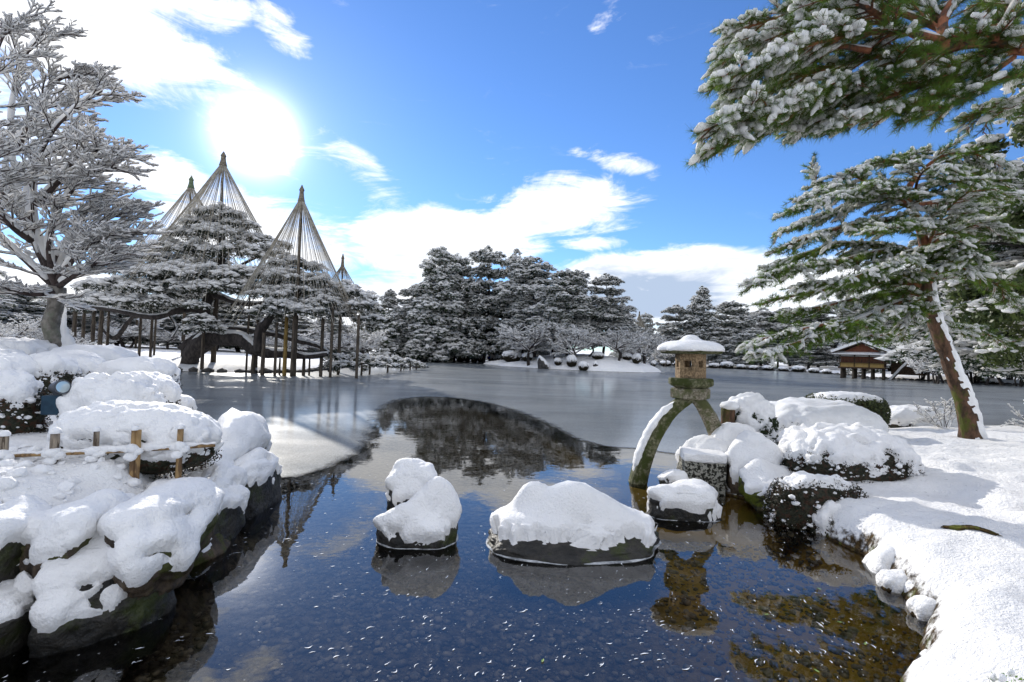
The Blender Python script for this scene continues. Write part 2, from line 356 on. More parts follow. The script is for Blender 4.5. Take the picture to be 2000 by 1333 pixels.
def tubes(Pt, Rd, n=5, cap=False):
    """many tubes at once; Pt (M,K,3), Rd (M,K)"""
    Pt = np.asarray(Pt, float); Rd = np.asarray(Rd, float); M_, K, _ = Pt.shape
    T = unit(np.gradient(Pt, axis=1)); ref = np.zeros_like(T); ref[..., 2] = 1; vert = np.abs(T[..., 2]) > .9; ref[vert] = (1, 0, 0)
    m0 = (np.abs(T[:, :, 2]).mean(1) > .75); ref[m0] = (1, 0, 0); ref[~m0] = (0, 0, 1)
    S = unit(np.cross(T, ref)); U = np.cross(S, T); a = np.arange(n) * 2 * np.pi / n
    V = Pt[:, :, None] + Rd[:, :, None, None] * (np.cos(a)[None, None, :, None] * S[:, :, None] + np.sin(a)[None, None, :, None] * U[:, :, None])
    i = np.arange(K - 1)[:, None] * n; j = np.arange(n)[None]; j2 = (j + 1) % n
    q = np.stack([i + j, i + j2, i + n + j2, i + n + j], -1).reshape(-1, 4)
    F = (q[None] + (np.arange(M_) * K * n)[:, None, None]).reshape(-1, 4)
    out = [F]
    if cap and n >= 3:
        for st, sg in ((0, -1), ((K - 1) * n, 1)):
            t3 = np.array([[st, st + k, st + k + 1][::sg] for k in range(1, n - 1)]); out.append((t3[None] + (np.arange(M_) * K * n)[:, None, None]).reshape(-1, 3))
    return V.reshape(-1, 3), out
def resample(pts, K):
    pts = np.array([tuple(p) for p in pts], float)
    n = len(pts); t = np.linspace(0, n - 1, K); i = np.clip(np.floor(t).astype(int), 0, n - 2); f = (t - i)[:, None]
    p0 = pts[np.clip(i - 1, 0, n - 1)]; p1 = pts[i]; p2 = pts[i + 1]; p3 = pts[np.clip(i + 2, 0, n - 1)]
    return .5 * (2 * p1 + (p2 - p0) * f + (2 * p0 - 5 * p1 + 4 * p2 - p3) * f ** 2 + (3 * p1 - p0 - 3 * p2 + p3) * f ** 3)
def limb(mb, pts, radii, n=10, K=24, rough=.08, cap=True):
    p = resample(pts, K); r = np.interp(np.linspace(0, 1, K), np.linspace(0, 1, len(radii)), radii)
    V, F = tubes(p[None], r[None], n, cap); cen = np.repeat(p, n, 0); rr = np.repeat(r, n)[:, None]
    V = cen + (V - cen) * (1 + rough * 3 * fbm(V / np.maximum(rr.mean() * 1.6, .02), 3, 5)[:, None]); mb.add(V, F); return p, r
def blades(base, dr, ln, wd):
    """thin needles: base (M,3), direction (M,3)"""
    dr = unit(dr); s = unit(np.cross(dr, rng.normal(size=dr.shape))); ln = np.broadcast_to(ln, len(base))[:, None]; wd = np.broadcast_to(wd, len(base))[:, None]
    V = np.stack([base - s * wd / 2, base + s * wd / 2, base + dr * ln], 1).reshape(-1, 3)
    return V, np.arange(len(V)).reshape(-1, 3)
def leaves(cen, size, nrm=None, asp=.5):
    M_ = len(cen); n = unit(rng.normal(size=(M_, 3)) if nrm is None else nrm); a = unit(np.cross(n, rng.normal(size=(M_, 3)))); b = np.cross(n, a)
    s = np.broadcast_to(size, M_)[:, None]
    V = np.stack([cen - a * s, cen - b * s * asp, cen + a * s, cen + b * s * asp], 1).reshape(-1, 3)
    return V, np.arange(len(V)).reshape(-1, 4)
def vnormals(V, F):
    fn = np.cross(V[F[:, 1]] - V[F[:, 0]], V[F[:, 2]] - V[F[:, 0]]); n = np.zeros_like(V)
    for k in range(3): np.add.at(n, F[:, k], fn)
    return unit(n)
def box(mb, c, s, rz=0., bev=0.):
    c = np.array(c, float); h = np.array(s, float) / 2
    if bev > 0:
        b = bev; ring = []
        for z, ins in ((-h[2], b), (-h[2] + b, 0), (h[2] - b, 0), (h[2], b)):
            x, y = h[0] - ins, h[1] - ins
            ring.append([(-x, -y, z), (x, -y, z), (x, y, z), (-x, y, z)])
        V = np.array(ring).reshape(-1, 3); F = [[0, 3, 2, 1], [12, 13, 14, 15]] + [[k * 4 + j, k * 4 + (j + 1) % 4, k * 4 + 4 + (j + 1) % 4, k * 4 + 4 + j] for k in range(3) for j in range(4)]
    else:
        V = np.array([(x, y, z) for z in (-1, 1) for x, y in ((-1, -1), (1, -1), (1, 1), (-1, 1))]) * h; F = [[0, 3, 2, 1], [4, 5, 6, 7], [0, 1, 5, 4], [1, 2, 6, 5], [2, 3, 7, 6], [3, 0, 4, 7]]
    ca, sa = math.cos(rz), math.sin(rz)
    V = np.stack([V[:, 0] * ca - V[:, 1] * sa, V[:, 0] * sa + V[:, 1] * ca, V[:, 2]], 1) + c
    mb.add(V, np.array(F)); return mb

# ------------------------------------------------------------------ ground, lake bed, water, ice
LAKE = np.array([(-3.3, 1.2), (-3.55, 2.6), (-3.75, 3.8), (-3.35, 4.2), (-3.3, 4.85), (-3.3, 5.3), (-3.5, 6.6), (-3.75, 7.6), (-4.3, 8.5), (-6, 10.3), (-8, 13), (-10.6, 16.6), (-15, 23), (-20, 30), (-25, 37), (-26, 40),
    (-23, 41), (-20, 42), (-18.5, 45), (-19, 54), (-20, 66), (-12.5, 66), (-11.5, 70), (-18, 78), (-21, 95), (-18, 110), (-13, 130), (-3, 138), (8, 150), (28, 165), (50, 176), (70, 170), (80, 140), (76, 112),
    (68, 100), (69, 90), (84, 84), (120, 80), (150, 60), (110, 42), (60, 30), (40, 25), (26, 21.3), (18, 18.6), (12.6, 16.6), (9, 14.5), (6.6, 12.3), (4.7, 10.6), (3.5, 9.5), (3.25, 9.0), (3.8, 8.3), (4.25, 7.4), (4.1, 6.5), (4.2, 6.05),
    (3.9, 5.15), (3.7, 4.55), (3.2, 3.95), (2.78, 3.62), (2.45, 3.3), (2.2, 2.8), (1.9, 2.0), (0, 1.2)])
ISLE = np.array([(-6, 106), (-1.5, 92), (6, 84), (14, 79.5), (21, 81), (25.5, 87), (25, 100), (16, 112), (5, 116)])
def sdist(p, poly):
    """distance to the outline, positive inside the polygon"""
    a = poly; b = np.roll(poly, -1, 0); best = np.full(len(p), 1e9); ins = np.zeros(len(p), bool)
    for (x0, y0), (x1, y1) in zip(a, b):
        dx, dy = x1 - x0, y1 - y0; t = np.clip(((p[:, 0] - x0) * dx + (p[:, 1] - y0) * dy) / (dx * dx + dy * dy), 0, 1)
        best = np.minimum(best, np.hypot(p[:, 0] - x0 - t * dx, p[:, 1] - y0 - t * dy))
        cr = ((y0 > p[:, 1]) != (y1 > p[:, 1])); xx = (x1 - x0) * (p[:, 1] - y0) / (y1 - y0 if y1 != y0 else 1e-9) + x0; ins ^= cr & (p[:, 0] < xx)
    return np.where(ins, best, -best)
def sat(t): return 1 - np.exp(-np.maximum(t, 0))
def sstep(t): t = np.clip(t, 0, 1); return t * t * (3 - 2 * t)
def gheight(x, y):
    x = np.asarray(x, float).ravel(); y = np.asarray(y, float).ravel(); p = np.stack([x, y], 1)
    p3 = np.stack([x, y, x * 0], 1)
    d = -sdist(p, LAKE)
    near = 1 - sstep((np.hypot(x, y) - 14) / 14)
    d = d + near * (.10 * fbm(p3 * 1.7, 3, 3) + .05 * fbm(p3 * 6, 2, 8))
    left = (1 - sstep((x + 3.2) / 1.5)) * near; rt = sstep((x - 2.0) / 1.5) * near; far = np.clip(1 - left - rt, 0, 1)
    hl = .92 * sat(d / .42) + .18 * sat((d - .3) / 1.2) + .75 * sat((d - 2.5) / 5)
    hl = hl + .22 * np.exp(-((x + 3.85) / .42) ** 2 - ((y - 5.2) / .4) ** 2) * (d > 0)
    hr = .34 * sat(d / .10) + .55 * sat(d / 3.2)
    hf = .45 * sat(d / .8) + 2.0 * sat(d / 60) + 6 * sstep((d - 60) / 300)
    h = left * hl + rt * hr + far * hf
    h = h + near * sat(d / .3) * (.07 * fbm(p3 * 1.1, 3, 11) + .035 * fbm(p3 * 4, 3, 12)) + (1 - near) * sat(d / 2) * .18 * fbm(p3 * .35, 3, 13)
    hump = sat(d / .25) * near * rt
    h = h + hump * (.11 * np.maximum(0, .6 - worley(p3 * 1.7, 4)) * 2 * np.exp(-np.maximum(d, 0) / 1.6) + .085 * fbm(p3 * 2.6, 3, 41) + .022 * fbm(p3 * 10, 3, 42))
    return np.where(d > 0, h, np.maximum(d * 1.1, -.42) - .03 + .02 * fbm(p3 * 2.5, 3, 15))
def gz(x, y): return float(gheight([x], [y])[0])
def axis(lo, hi, step, grow, amin, amax):
    a = list(np.arange(lo, hi, step)); s = step
    while a[-1] < amax: s *= grow; a.append(a[-1] + s)
    s = step; b = [lo]
    while b[-1] > amin: s *= grow; b.append(b[-1] - s)
    return np.array(b[:0:-1] + a)
gx = axis(-7.5, 8.5, .08, 1.08, -500, 600); gy = axis(2.7, 11.5, .08, 1.06, -120, 700)
XX, YY = np.meshgrid(gx, gy); ZZ = gheight(XX, YY)
nx, ny = len(gx), len(gy); idx = np.arange(nx * ny).reshape(ny, nx)
Fq = np.stack([idx[:-1, :-1], idx[:-1, 1:], idx[1:, 1:], idx[1:, :-1]], -1).reshape(-1, 4)
g = MB().add(np.stack([XX.ravel(), YY.ravel(), ZZ], 1), Fq).build('ground', GROUND, smooth=True); tag(g, 'snow-covered ground of the lake banks with dark soil at the water edge', None, kind='structure')
def isleh(x, y):
    x = np.asarray(x, float).ravel(); y = np.asarray(y, float).ravel(); p3 = np.stack([x, y, x * 0], 1); d = sdist(np.stack([x, y], 1), ISLE) + .35 * fbm(p3 * .5, 3, 2)
    prof = .45 * sat(d / .35) + 2.5 * sat(d / 5.5) * (.45 + .55 * sstep((x - 0) / 12))
    return np.where(d > 0, prof + sat(d) * .22 * fbm(p3 * .6, 3, 5), d * .8 - .03)
def iz(x, y): return float(isleh([x], [y])[0])
ix = np.arange(-9, 29, .3); iy = np.arange(77, 119, .3); XX, YY = np.meshgrid(ix, iy); idx = np.arange(XX.size).reshape(XX.shape)
Fq = np.stack([idx[:-1, :-1], idx[:-1, 1:], idx[1:, 1:], idx[1:, :-1]], -1).reshape(-1, 4)
tag(MB().add(np.stack([XX.ravel(), YY.ravel(), isleh(XX, YY)], 1), Fq).build('island', GROUND, smooth=True), 'small snow-covered island mound in the lake', None, kind='structure')
tag(MB().add([(-600, .5, 0), (700, .5, 0), (700, 800, 0), (-600, 800, 0)], np.array([[0, 1, 2, 3]])).build('water', WATER), 'dark clear open water of the lake in the foreground', None, kind='structure')
edge = [(-5.6, 9.2), (-4.6, 8.75), (-4.09, 8.5), (-3.5, 8.75), (-3.22, 9.6), (-3.15, 11.3), (-3.5, 13.6), (-4.2, 17), (-4.84, 21), (-4.6, 23.8), (-3.57, 24.8), (-2.2, 24.2), (-.8, 22.2), (.3, 19.4), (.97, 17.2), (1.45, 15), (1.84, 13.5), (2.4, 12.6), (3.16, 12.4), (3.8, 12), (4.6, 11.9), (6, 12.4)]
ep = resample([(a, b, 0) for a, b in edge], 160); ep[:, :2] += .05 * np.stack([fbm(ep * 2.5, 3, 4), fbm(ep * 2.5, 3, 9)], 1)
from mathutils.geometry import tessellate_polygon
tn = unit(np.gradient(ep, axis=0)); inn = ep + np.stack([-tn[:, 1], tn[:, 0], tn[:, 0] * 0], 1) * np.interp(np.arange(160), [0, 20, 60, 110, 160], [.25, .5, 1.3, .9, .3])[:, None]
for _ in range(6): inn[1:-1] = (inn[:-2] + inn[1:-1] * 2 + inn[2:]) / 4
inn[:, 2] = 0; inn[0] = ep[0] + (0, .3, 0); inn[-1] = ep[-1] + (.2, .3, 0)
far_ = [(40, 13, 0), (300, 14, 0), (300, 420, 0), (-300, 420, 0), (-300, 9.2, 0)]; iv = [Vector(tuple(v)) for v in inn] + [Vector(v) for v in far_]
k = np.arange(159); tf = np.array(tessellate_polygon([iv])); V = np.concatenate([np.array([tuple(v) for v in iv]), ep]); V[:, 2] = .012; o_ = len(iv)
me = MB().add(V, [tf, np.stack([k + o_, k + o_ + 1, k + 1, k], 1)]).mesh('ice_sheet', ICE)
at_ = me.attributes.new('thickness', 'FLOAT', 'POINT'); at_.data.foreach_set('value', np.concatenate([np.full(o_, 1.), np.zeros(160)]).astype(np.float32))
if me.polygons[0].normal.z < 0: me.flip_normals()
tag(link('ice_sheet', me), 'thin grey ice sheet covering the far part of the lake', None, kind='structure')

# ------------------------------------------------------------------ snow shell, rocks and shrubs
def shell(V, F, cover, T, lump=0., lscale=5., zup=.6, seed=0, dirn=None):
    """snow lying on a mesh: cover > 0 where it lies, thickness T; where it does not, the sheet dips under the surface"""
    n = vnormals(V, F); g_ = np.sqrt(1 - (1 - np.clip(cover, 0, 1)) ** 2); l = 0
    if lump: l = lump * (.55 - worley(V * lscale, seed)) * np.clip(cover * 3, 0, 1)
    up_ = np.array((0, 0, 1.)) if dirn is None else np.array(dirn)
    return V + (n * (1 - zup) + up_ * zup) * (T * g_ + l)[:, None] - n * (.03 * T + .012) * (cover <= 0)[:, None]
def cull(F, keepv): return F[keepv[F].any(1)]
def rock(name, label, loc, size, seed, T=.12, sub=5, mats=None, thr=.35, hump=None, cuts=6, rz=0., cat='rock', group=None, snowlump=.0, base=-.9, flat=0., rim=False, rag=.5, rough=.2, zcut=None, sqp=.72):
    V, F = ico(sub); r_ = np.random.default_rng(seed); V = np.sign(V) * np.abs(V) ** sqp; V = V / (np.abs(V) ** 2.9).sum(1)[:, None] ** (1 / 2.9)
    for _ in range(cuts):
        d = unit(r_.normal(size=3)); k = r_.uniform(.55, .85); s = V @ d; V = V - d * (np.maximum(s - k, 0) * .85)[:, None]
    Vs = V * (1 + rough * fbm(V * 1.7 + seed, 2, seed))[:, None]
    V = V * (1 + rough * fbm(V * 1.7 + seed, 4, seed) + .06 * fbm(V * 6 + seed, 4, seed + 3) - .05 * np.clip(.3 - worley(V * 2.4, seed), 0, 1))[:, None]
    if hump: 
        for hx, hy, hr, hh in hump:
            Vs[:, 2] += hh * np.exp(-((Vs[:, 0] - hx) ** 2 + (Vs[:, 1] - hy) ** 2) / hr ** 2) * (Vs[:, 2] > -.3)
            V[:, 2] += hh * np.exp(-((V[:, 0] - hx) ** 2 + (V[:, 1] - hy) ** 2) / hr ** 2) * (V[:, 2] > -.3)
    V = V * np.array(size) / 2; Vs = Vs * np.array(size) / 2
    root = thing(name, label, cat, loc, rz, group)
    MB().add(V, F).build('stone', mats or ROCK, root, True)
    if T > 0:
        n = vnormals(Vs, F); q = V * 3.2 / max(size[0], .3) * 1.2
        cover = (n[:, 2] - thr) + rag * .45 * fbm(V * 7 + seed, 3, seed + 9) + .25 * fbm(q, 2, seed + 7) + .25 * (V[:, 2] / (size[2] / 2) - .3)
        if zcut is not None: cover = np.minimum(cover, (V[:, 2] + loc[2] - zcut) * 5 + .7 * fbm(V * 8, 3, seed + 2) + .3 * fbm(V * 2.5, 2, seed + 12))
        cover = np.clip(cover * 4, -1, 1)
        W = shell(Vs * .5 + V * .5 if T < .07 else Vs, F, cover, T, snowlump, 1.8 / T * .35, seed=seed); W += n * (.13 * T * fbm(W / max(T, .03) * .35, 3, seed + 1) + .05 * T * fbm(W / max(T, .03) * 1.2, 2, seed + 4) + .014 * fbm(W * 9, 3, seed + 8) + .007 * fbm(W * 30, 2, seed + 5))[:, None] * (cover > 0)[:, None]
        MB().add(W, cull(F, cover > -.6)).build('snow', SNOW, root, True)
    if rim:
        ca, sa = math.cos(rz), math.sin(rz); zz = V[:, 2] + loc[2]; sel = np.abs(zz) < .05; a = np.arctan2(V[sel, 1], V[sel, 0]); rr = np.hypot(V[sel, 0], V[sel, 1]); Kk = 72; bins = ((a + np.pi) / (2 * np.pi) * Kk).astype(int) % Kk
        R_ = np.array([rr[bins == k].max() if (bins == k).any() else np.nan for k in range(Kk)]); 
        ok = ~np.isnan(R_)
        if ok.sum() > 20:
            R_ = np.interp(np.arange(Kk), np.flatnonzero(ok), R_[ok], period=Kk); R_ = (R_ + np.roll(R_, 1) + np.roll(R_, -1)) / 3
            an = (np.arange(Kk) + .5) / Kk * 2 * np.pi - np.pi; out = R_ + .001 + .009 * rng.random(Kk)
            inn = R_ - .05; V2 = np.concatenate([np.stack([q * np.cos(an), q * np.sin(an), np.full(Kk, zq)], 1) for q, zq in ((inn, .007), (out - .004, .006), (out - .001, .001))]) ; V2[:, 2] -= loc[2]
            j = np.arange(Kk); j2 = (j + 1) % Kk; F2 = np.concatenate([np.stack([j + o, j + o + Kk, j2 + o + Kk, j2 + o], 1) for o in (0, Kk)])
            MB().add(V2, F2).build('ice_rim', RIM, root)
    return root
def bbox_loc(x0, x1, y0, y1, D, zb=None):
    """a body seen between these bounds at distance D: location, width and height"""
    a, b = P(x0, (y0 + y1) / 2, D), P(x1, (y0 + y1) / 2, D); top = P((x0 + x1) / 2, y0, D).z; bot = P((x0 + x1) / 2, y1, D).z if zb is None else zb
    return Vector(((a.x + b.x) / 2, D, (top + bot) / 2)), b.x - a.x, top - bot
def rock_px(label, x0, x1, y0, y1, D, dep=1., seed=1, T=.1, **k):
    loc, w_, h = bbox_loc(x0, x1, y0, y1, D); T_ = T; h2 = h - T * .7 
    loc.z -= T * .35
    return rock(k.pop('name', 'snowy_rock'), label, loc, (w_ * 1.05, w_ * dep, h2 * 1.15), seed, T_, **k)
def slab_px(label, x0, x1, yb, yf, z, th, seed=1, T=.1, **k):
    """a flat-topped rock whose upper face lies at height z between the image rows yb (far edge) and yf (near edge)"""
    xm = (x0 + x1) / 2; a, b = G(xm, yb, z), G(xm, yf, z); D = (a.y + b.y) / 2; X0, X1 = P(x0, (yb + yf) / 2, D).x, P(x1, (yb + yf) / 2, D).x; T_ = T * .8
    return rock('shore_rock', label, ((X0 + X1) / 2, D, z - T_ * .5 - th / 2), (X1 - X0, (a.y - b.y) * 1.02, th), seed, T, **k)
def shrub(label, x0, x1, y0, y1, D, dep=1., seed=1, T=.12, bare=.0, lump=.05, lscale=7., leafn=2500, lsize=.022, sub=5, cat='shrub', group=None, name='clipped_shrub', sq=2.6, lay=0., mats=None, leafmat=None, thr=-.25, stems=0, hole=.55, clots=0):
    loc, w_, h = bbox_loc(x0, x1, y0, y1, D); V, F = ico(sub); V = V.copy(); r_ = np.random.default_rng(seed)
    V = np.sign(V) * np.abs(V) ** (2 / sq); V = V / (np.abs(V) ** sq).sum(1)[:, None] ** (1 / sq)
    V *= (1 + .09 * fbm(V * 1.6 + seed, 3, seed))[:, None]; w2 = w_ - 2 * T * .5; h2 = h - T * .6
    V = V * np.array((w2 / 2, w_ * dep / 2, h2 / 2)); root = thing(name, label, cat, loc - Vector((0, 0, T * .3)), 0, group)
    V = V + vnormals(V, F) * (.02 * w_ ** .5 * fbm(V * 9, 3, seed))[:, None]
    MB().add(V * .96, F).build('foliage_core', mats or LEAF, root, True)
    n = vnormals(V, F); front = .35 * (-n[:, 1])
    cover = (n[:, 2] - thr) - bare * (1 - V[:, 2] / (h2 / 2)) + hole * fbm(V * 6 + seed, 3, seed + 4) + .25 * fbm(V * 2.2 + seed, 2, seed + 14)
    cover = np.clip(cover * 1.8, -1, 1)
    W = shell(V, F, cover, T, lump, lscale, seed=seed, zup=.45); W += n * (.016 * fbm(W * 14, 3, seed + 1) + .006 * fbm(W * 38, 2, seed + 6))[:, None] * (cover > 0)[:, None]
    MB().add(W, cull(F, cover > -.3)).build('snow', SNOW, root, True)
    if leafn:
        pr = np.clip(.25 - cover, 0, 1)[F].mean(1); pr = pr / max(pr.sum(), 1e-6); fi = r_.choice(len(F), leafn, p=pr); b = r_.dirichlet((1, 1, 1), leafn)
        c = (V[F[fi]] * b[..., None]).sum(1); nn = n[F[fi, 0]]; c = c + nn * r_.uniform(-.02, .045, (leafn, 1)) * (1 + w_ * .2)
        MB().add(*leaves(c, lsize * r_.uniform(.6, 1.3, leafn), unit(nn + r_.normal(size=nn.shape) * .8), .45)).build('leaves', leafmat or LEAF, root)
    if clots:
        pr = np.clip(.3 - cover, 0, .5)[F].mean(1); pr = pr / pr.sum(); fi = r_.choice(len(F), clots, p=pr); c = V[F[fi, 0]] + n[F[fi, 0]] * r_.uniform(-.01, .05, (clots, 1)); c = np.concatenate([c, c + r_.normal(0, .025, c.shape), c + r_.normal(0, .03, c.shape)]); z = r_.gamma(2.2, .0068, len(c)).clip(.006, .05)
        Vb, Fb = blobs(c, np.stack([z * 1.2, z, z * .75], 1), 1, .12); Vb = Vb + .016 * np.stack([fbm(Vb * 22, 2, k) for k in range(3)], 1); MB().add(Vb, Fb).build('snow_clots', SNOW, root, True)['kind'] = 'stuff'
        bm_ = MB(); k = 26; a = r_.uniform(0, 6.28, k); e = np.stack([np.cos(a) * w2 * .48, np.sin(a) * w_ * dep * .46, r_.uniform(-.5, .25, k) * h2], 1); s0 = np.stack([r_.normal(0, .08, k), r_.normal(0, .08, k), np.full(k, -h2 * .55)], 1); mid = (s0 + e) / 2 + r_.normal(0, .04, (k, 3)) - np.array((0, 0, .05)); Pq = np.stack([s0, mid, e, e * 1.06], 1); bm_.add(*tubes(Pq, np.broadcast_to(np.array([.02, .014, .008, .003]), (k, 4)), 5)); bm_.build('branches', TWIG, root, True)
    return root

# ------------------------------------------------------------------ tree builders
def needle_pads(cr, sn, pads, dens=1., need=.34, nw=.06, sr=.26, seed=1, snowf=1.):
    """cushions of a cloud-pruned pine: pads (x,y,z,rx,ry,rz), each a dome of small needle clumps with snow on every clump"""
    r_ = np.random.default_rng(seed); cc = []; cs = []
    for (x, y, z, rx, ry, rz) in pads:
        n = int(11 * dens * (rx * ry) ** .8 + (7 if dens > .6 else 1)); a = r_.uniform(0, 6.28, n); q = np.sqrt(r_.random(n)); hh = np.sqrt(1 - q ** 2 * .9)
        cc.append(np.stack([x + rx * q * np.cos(a), y + ry * q * np.sin(a), z + rz * (hh * r_.uniform(.45, 1.25, n) - .45) - rz * .5 * q ** 2], 1)); cs.append(np.clip(.34 * (rx * ry) ** .25 * r_.uniform(.7, 1.3, n), .22, .6))
    cc = np.concatenate(cc); cs = np.concatenate(cs); k = int(26 * dens); i = np.repeat(np.arange(len(cc)), k); d = unit(r_.normal(size=(len(i), 3))); d[:, 2] *= .6
    pos = cc[i] + d * (cs[i] * r_.uniform(.0, .8, len(i)))[:, None] - np.array((0, 0, .08)) * cs[i][:, None] * 2; dr = d + np.array((0, 0, .3)) + r_.normal(size=d.shape) * .5
    cr.add(*blades(pos, dr, need * r_.uniform(.5, 1.1, len(i)), nw * 1.3))
    m = int(4 * snowf + .5); i = np.repeat(np.arange(len(cc)), m); a = r_.uniform(0, 6.28, len(i)); q = r_.uniform(0, .95, len(i)); s = cs[i] * r_.uniform(.32, .74, len(i)) * (sr / .24)
    c = cc[i] + np.stack([np.cos(a) * q, np.sin(a) * q, .62 - .55 * q ** 2], 1) * cs[i][:, None]
    sn.add(*blobs(c, np.stack([s * 1.2, s * .9, s * .48], 1), 0, .25))
    m = 6 if dens > .6 else 1; i = np.repeat(np.arange(len(cc)), m); d = unit(r_.normal(size=(len(i), 3))); s = .05 + .05 * r_.random(len(i)); s *= need / .34
    V, F = ico(1); c = cc[i] + d * cs[i][:, None] * np.array((.9, .9, .6)); sn.add(*leaves(c, s * 1.5, d + np.array((0, 0, 1.)), .6))
def layered_pine(name, label, H, Rr, seed, loc, rz=0., group=None, dens=1., lean=0., top='cone', need=.36, trunk_r=.26, low=.2, whorls=11, gap=.0, nmat=None, snowf=1.):
    r_ = np.random.default_rng(seed); root = thing(name, label, 'pine tree', loc, rz, group)
    tr, cr, sn = MB(), MB(), MB(); bend = r_.normal(size=2) * .03 * H
    def ax(t): return np.array((bend[0] * math.sin(t * 3) + lean * t * H, bend[1] * math.sin(t * 2.4), t * H))
    limb(tr, [ax(t) for t in np.linspace(0, .97, 7)], [trunk_r, trunk_r * .8, trunk_r * .55, trunk_r * .12], 8, 18)
    pads = []
    for i in range(whorls):
        t = low + (1 - low) * (i + r_.uniform(-.35, .35)) / whorls; t = min(max(t, low), .97); tt = (t - low) / (1 - low)
        if top == 'cone': env = (1 - tt) ** .75 * (.75 + .25 * math.sin(i * 2.1)) + .10
        elif top == 'dome': env = math.sqrt(max(0, 1 - (tt * 1.0) ** 2.4)) * (.8 + .25 * math.sin(i * 1.7)) + .12
        else: env = (.55 + .5 * math.sin(min(tt * 1.15, 1) * math.pi)) * (.8 + .3 * math.sin(i * 2.7))
        env *= Rr; nb = max(4, int(4.5 + env * 1.0)); a0 = r_.uniform(0, 6.28)
        for j in range(nb):
            if r_.random() < gap: continue
            a = a0 + j * 6.283 / nb + r_.uniform(-.35, .35); ln = env * r_.uniform(.65, 1.12); s = ax(t); e = s + np.array((math.cos(a) * ln, math.sin(a) * ln, r_.uniform(-.14, .16) * ln + r_.normal() * .25))
            mid = (s + e) / 2 + np.array((0, 0, r_.uniform(-.05, .10) * ln)); limb(tr, [s, mid, e], [trunk_r * .3 * (1 - tt * .6), trunk_r * .16, trunk_r * .06], 4, 6, cap=False)
            pr = max(.6, Rr * r_.uniform(.24, .38) * (1 - .35 * tt))
            pads.append((*e, pr, pr * r_.uniform(.7, 1), pr * .55))
            if ln > pr * 1.6:
                m = s + (e - s) * r_.uniform(.45, .65) + r_.normal(size=3) * .15; pads.append((*m, pr * .85, pr * .85, pr * .38))
    pads.append((*ax(.985), max(.5, Rr * .18), max(.5, Rr * .18), Rr * .12))
    needle_pads(cr, sn, pads, dens, need, .055, .2 + Rr * .012, seed, snowf)
    tr.build('trunk', BARK, root, True); cr.build('crown', nmat or NEED_FAR, root); sn.build('snow', SNOWB, root, False)
    return root
def grow(r_, start, d, ln, rad, lvl, out, spread=.6, flat=.5, kids=(5, 6, 5), ratio=.52, upb=.05, K=5, wob=.12, rmin=.006):
    """recursive branching; out[lvl] gets polylines (K,3) with radii"""
    p = [np.array(start, float)]; d = d / np.linalg.norm(d)
    for k in range(K - 1):
        d = d + r_.normal(size=3) * wob * np.array((1, 1, .7)) + np.array((0, 0, upb * .3)); d /= np.linalg.norm(d); p.append(p[-1] + d * ln / (K - 1))
    p = np.array(p); rr = np.linspace(rad, max(rad * .4, rmin), K); out.append((p, rr, lvl))
    if lvl >= len(kids): return
    n = kids[lvl]
    for i in range(n):
        t = .22 + .78 * (i + r_.uniform(.2, .8)) / n; f = t * (K - 1); k = min(int(f), K - 2); s = p[k] + (p[k + 1] - p[k]) * (f - k); dd = unit(p[k + 1] - p[k])
        side = unit(np.cross(dd, (0, 0, 1)) + 1e-6) * (1 if (i % 2) else -1); nd = dd + side * r_.uniform(.5, 1.2) * spread * 1.6 + np.array((0, 0, 1)) * r_.normal() * (1 - flat) * .9 + np.array((0, 0, upb))
        grow(r_, s, nd, ln * ratio * r_.uniform(.75, 1.25) * (1.15 - .5 * t), max(rad * .55 * (1.1 - .5 * t), rmin), lvl + 1, out, spread, flat, kids, ratio, upb, K, wob, rmin)
def branch_mesh(out, bark, snow, r_, nb=5, sw=1.25, smin=.02, big=.12, lift=.9, gapf=.1):
    top = max(o[2] for o in out)
    for fine in (False, True):
        sub = [o for o in out if (o[2] == top) == fine]
        if not sub: continue
        Pt = np.array([o[0] for o in sub]); Rd = np.array([o[1] for o in sub])
        if fine: ii = [0, Pt.shape[1] // 2, Pt.shape[1] - 1]; bark.add(*tubes(Pt[:, ii], Rd[:, ii], 3))
        else: bark.add(*tubes(Pt, Rd, 3 if nb < 5 else 4))
        keep = r_.random(len(Pt)) > gapf; Pt = Pt[keep]; Rd = Rd[keep]; K = Pt.shape[1]; Kf = K if fine else K * 2 - 1
        t = np.linspace(0, K - 1, Kf); i = np.minimum(t.astype(int), K - 2); f = (t - i)[None, :, None]; Q = Pt[:, i] * (1 - f) + Pt[:, i + 1] * f; Rq = Rd[:, i] * (1 - f[..., 0]) + Rd[:, i + 1] * f[..., 0]
        hz = np.sqrt(1 - np.clip(np.abs(unit(np.gradient(Q, axis=1))[..., 2]), 0, .98) ** 2)
        sr = np.clip(Rq * sw, smin, big) * hz * r_.uniform(.65, 1.3, Rq.shape) * (1.18 if fine else 1); sr[:, 0] *= .4; sr[:, -1] *= .45
        Q = Q + np.array((0, 0, 1)) * (Rq * lift + sr * .55)[..., None]; snow.add(*tubes(Q, sr, 3 if fine else nb, not fine))

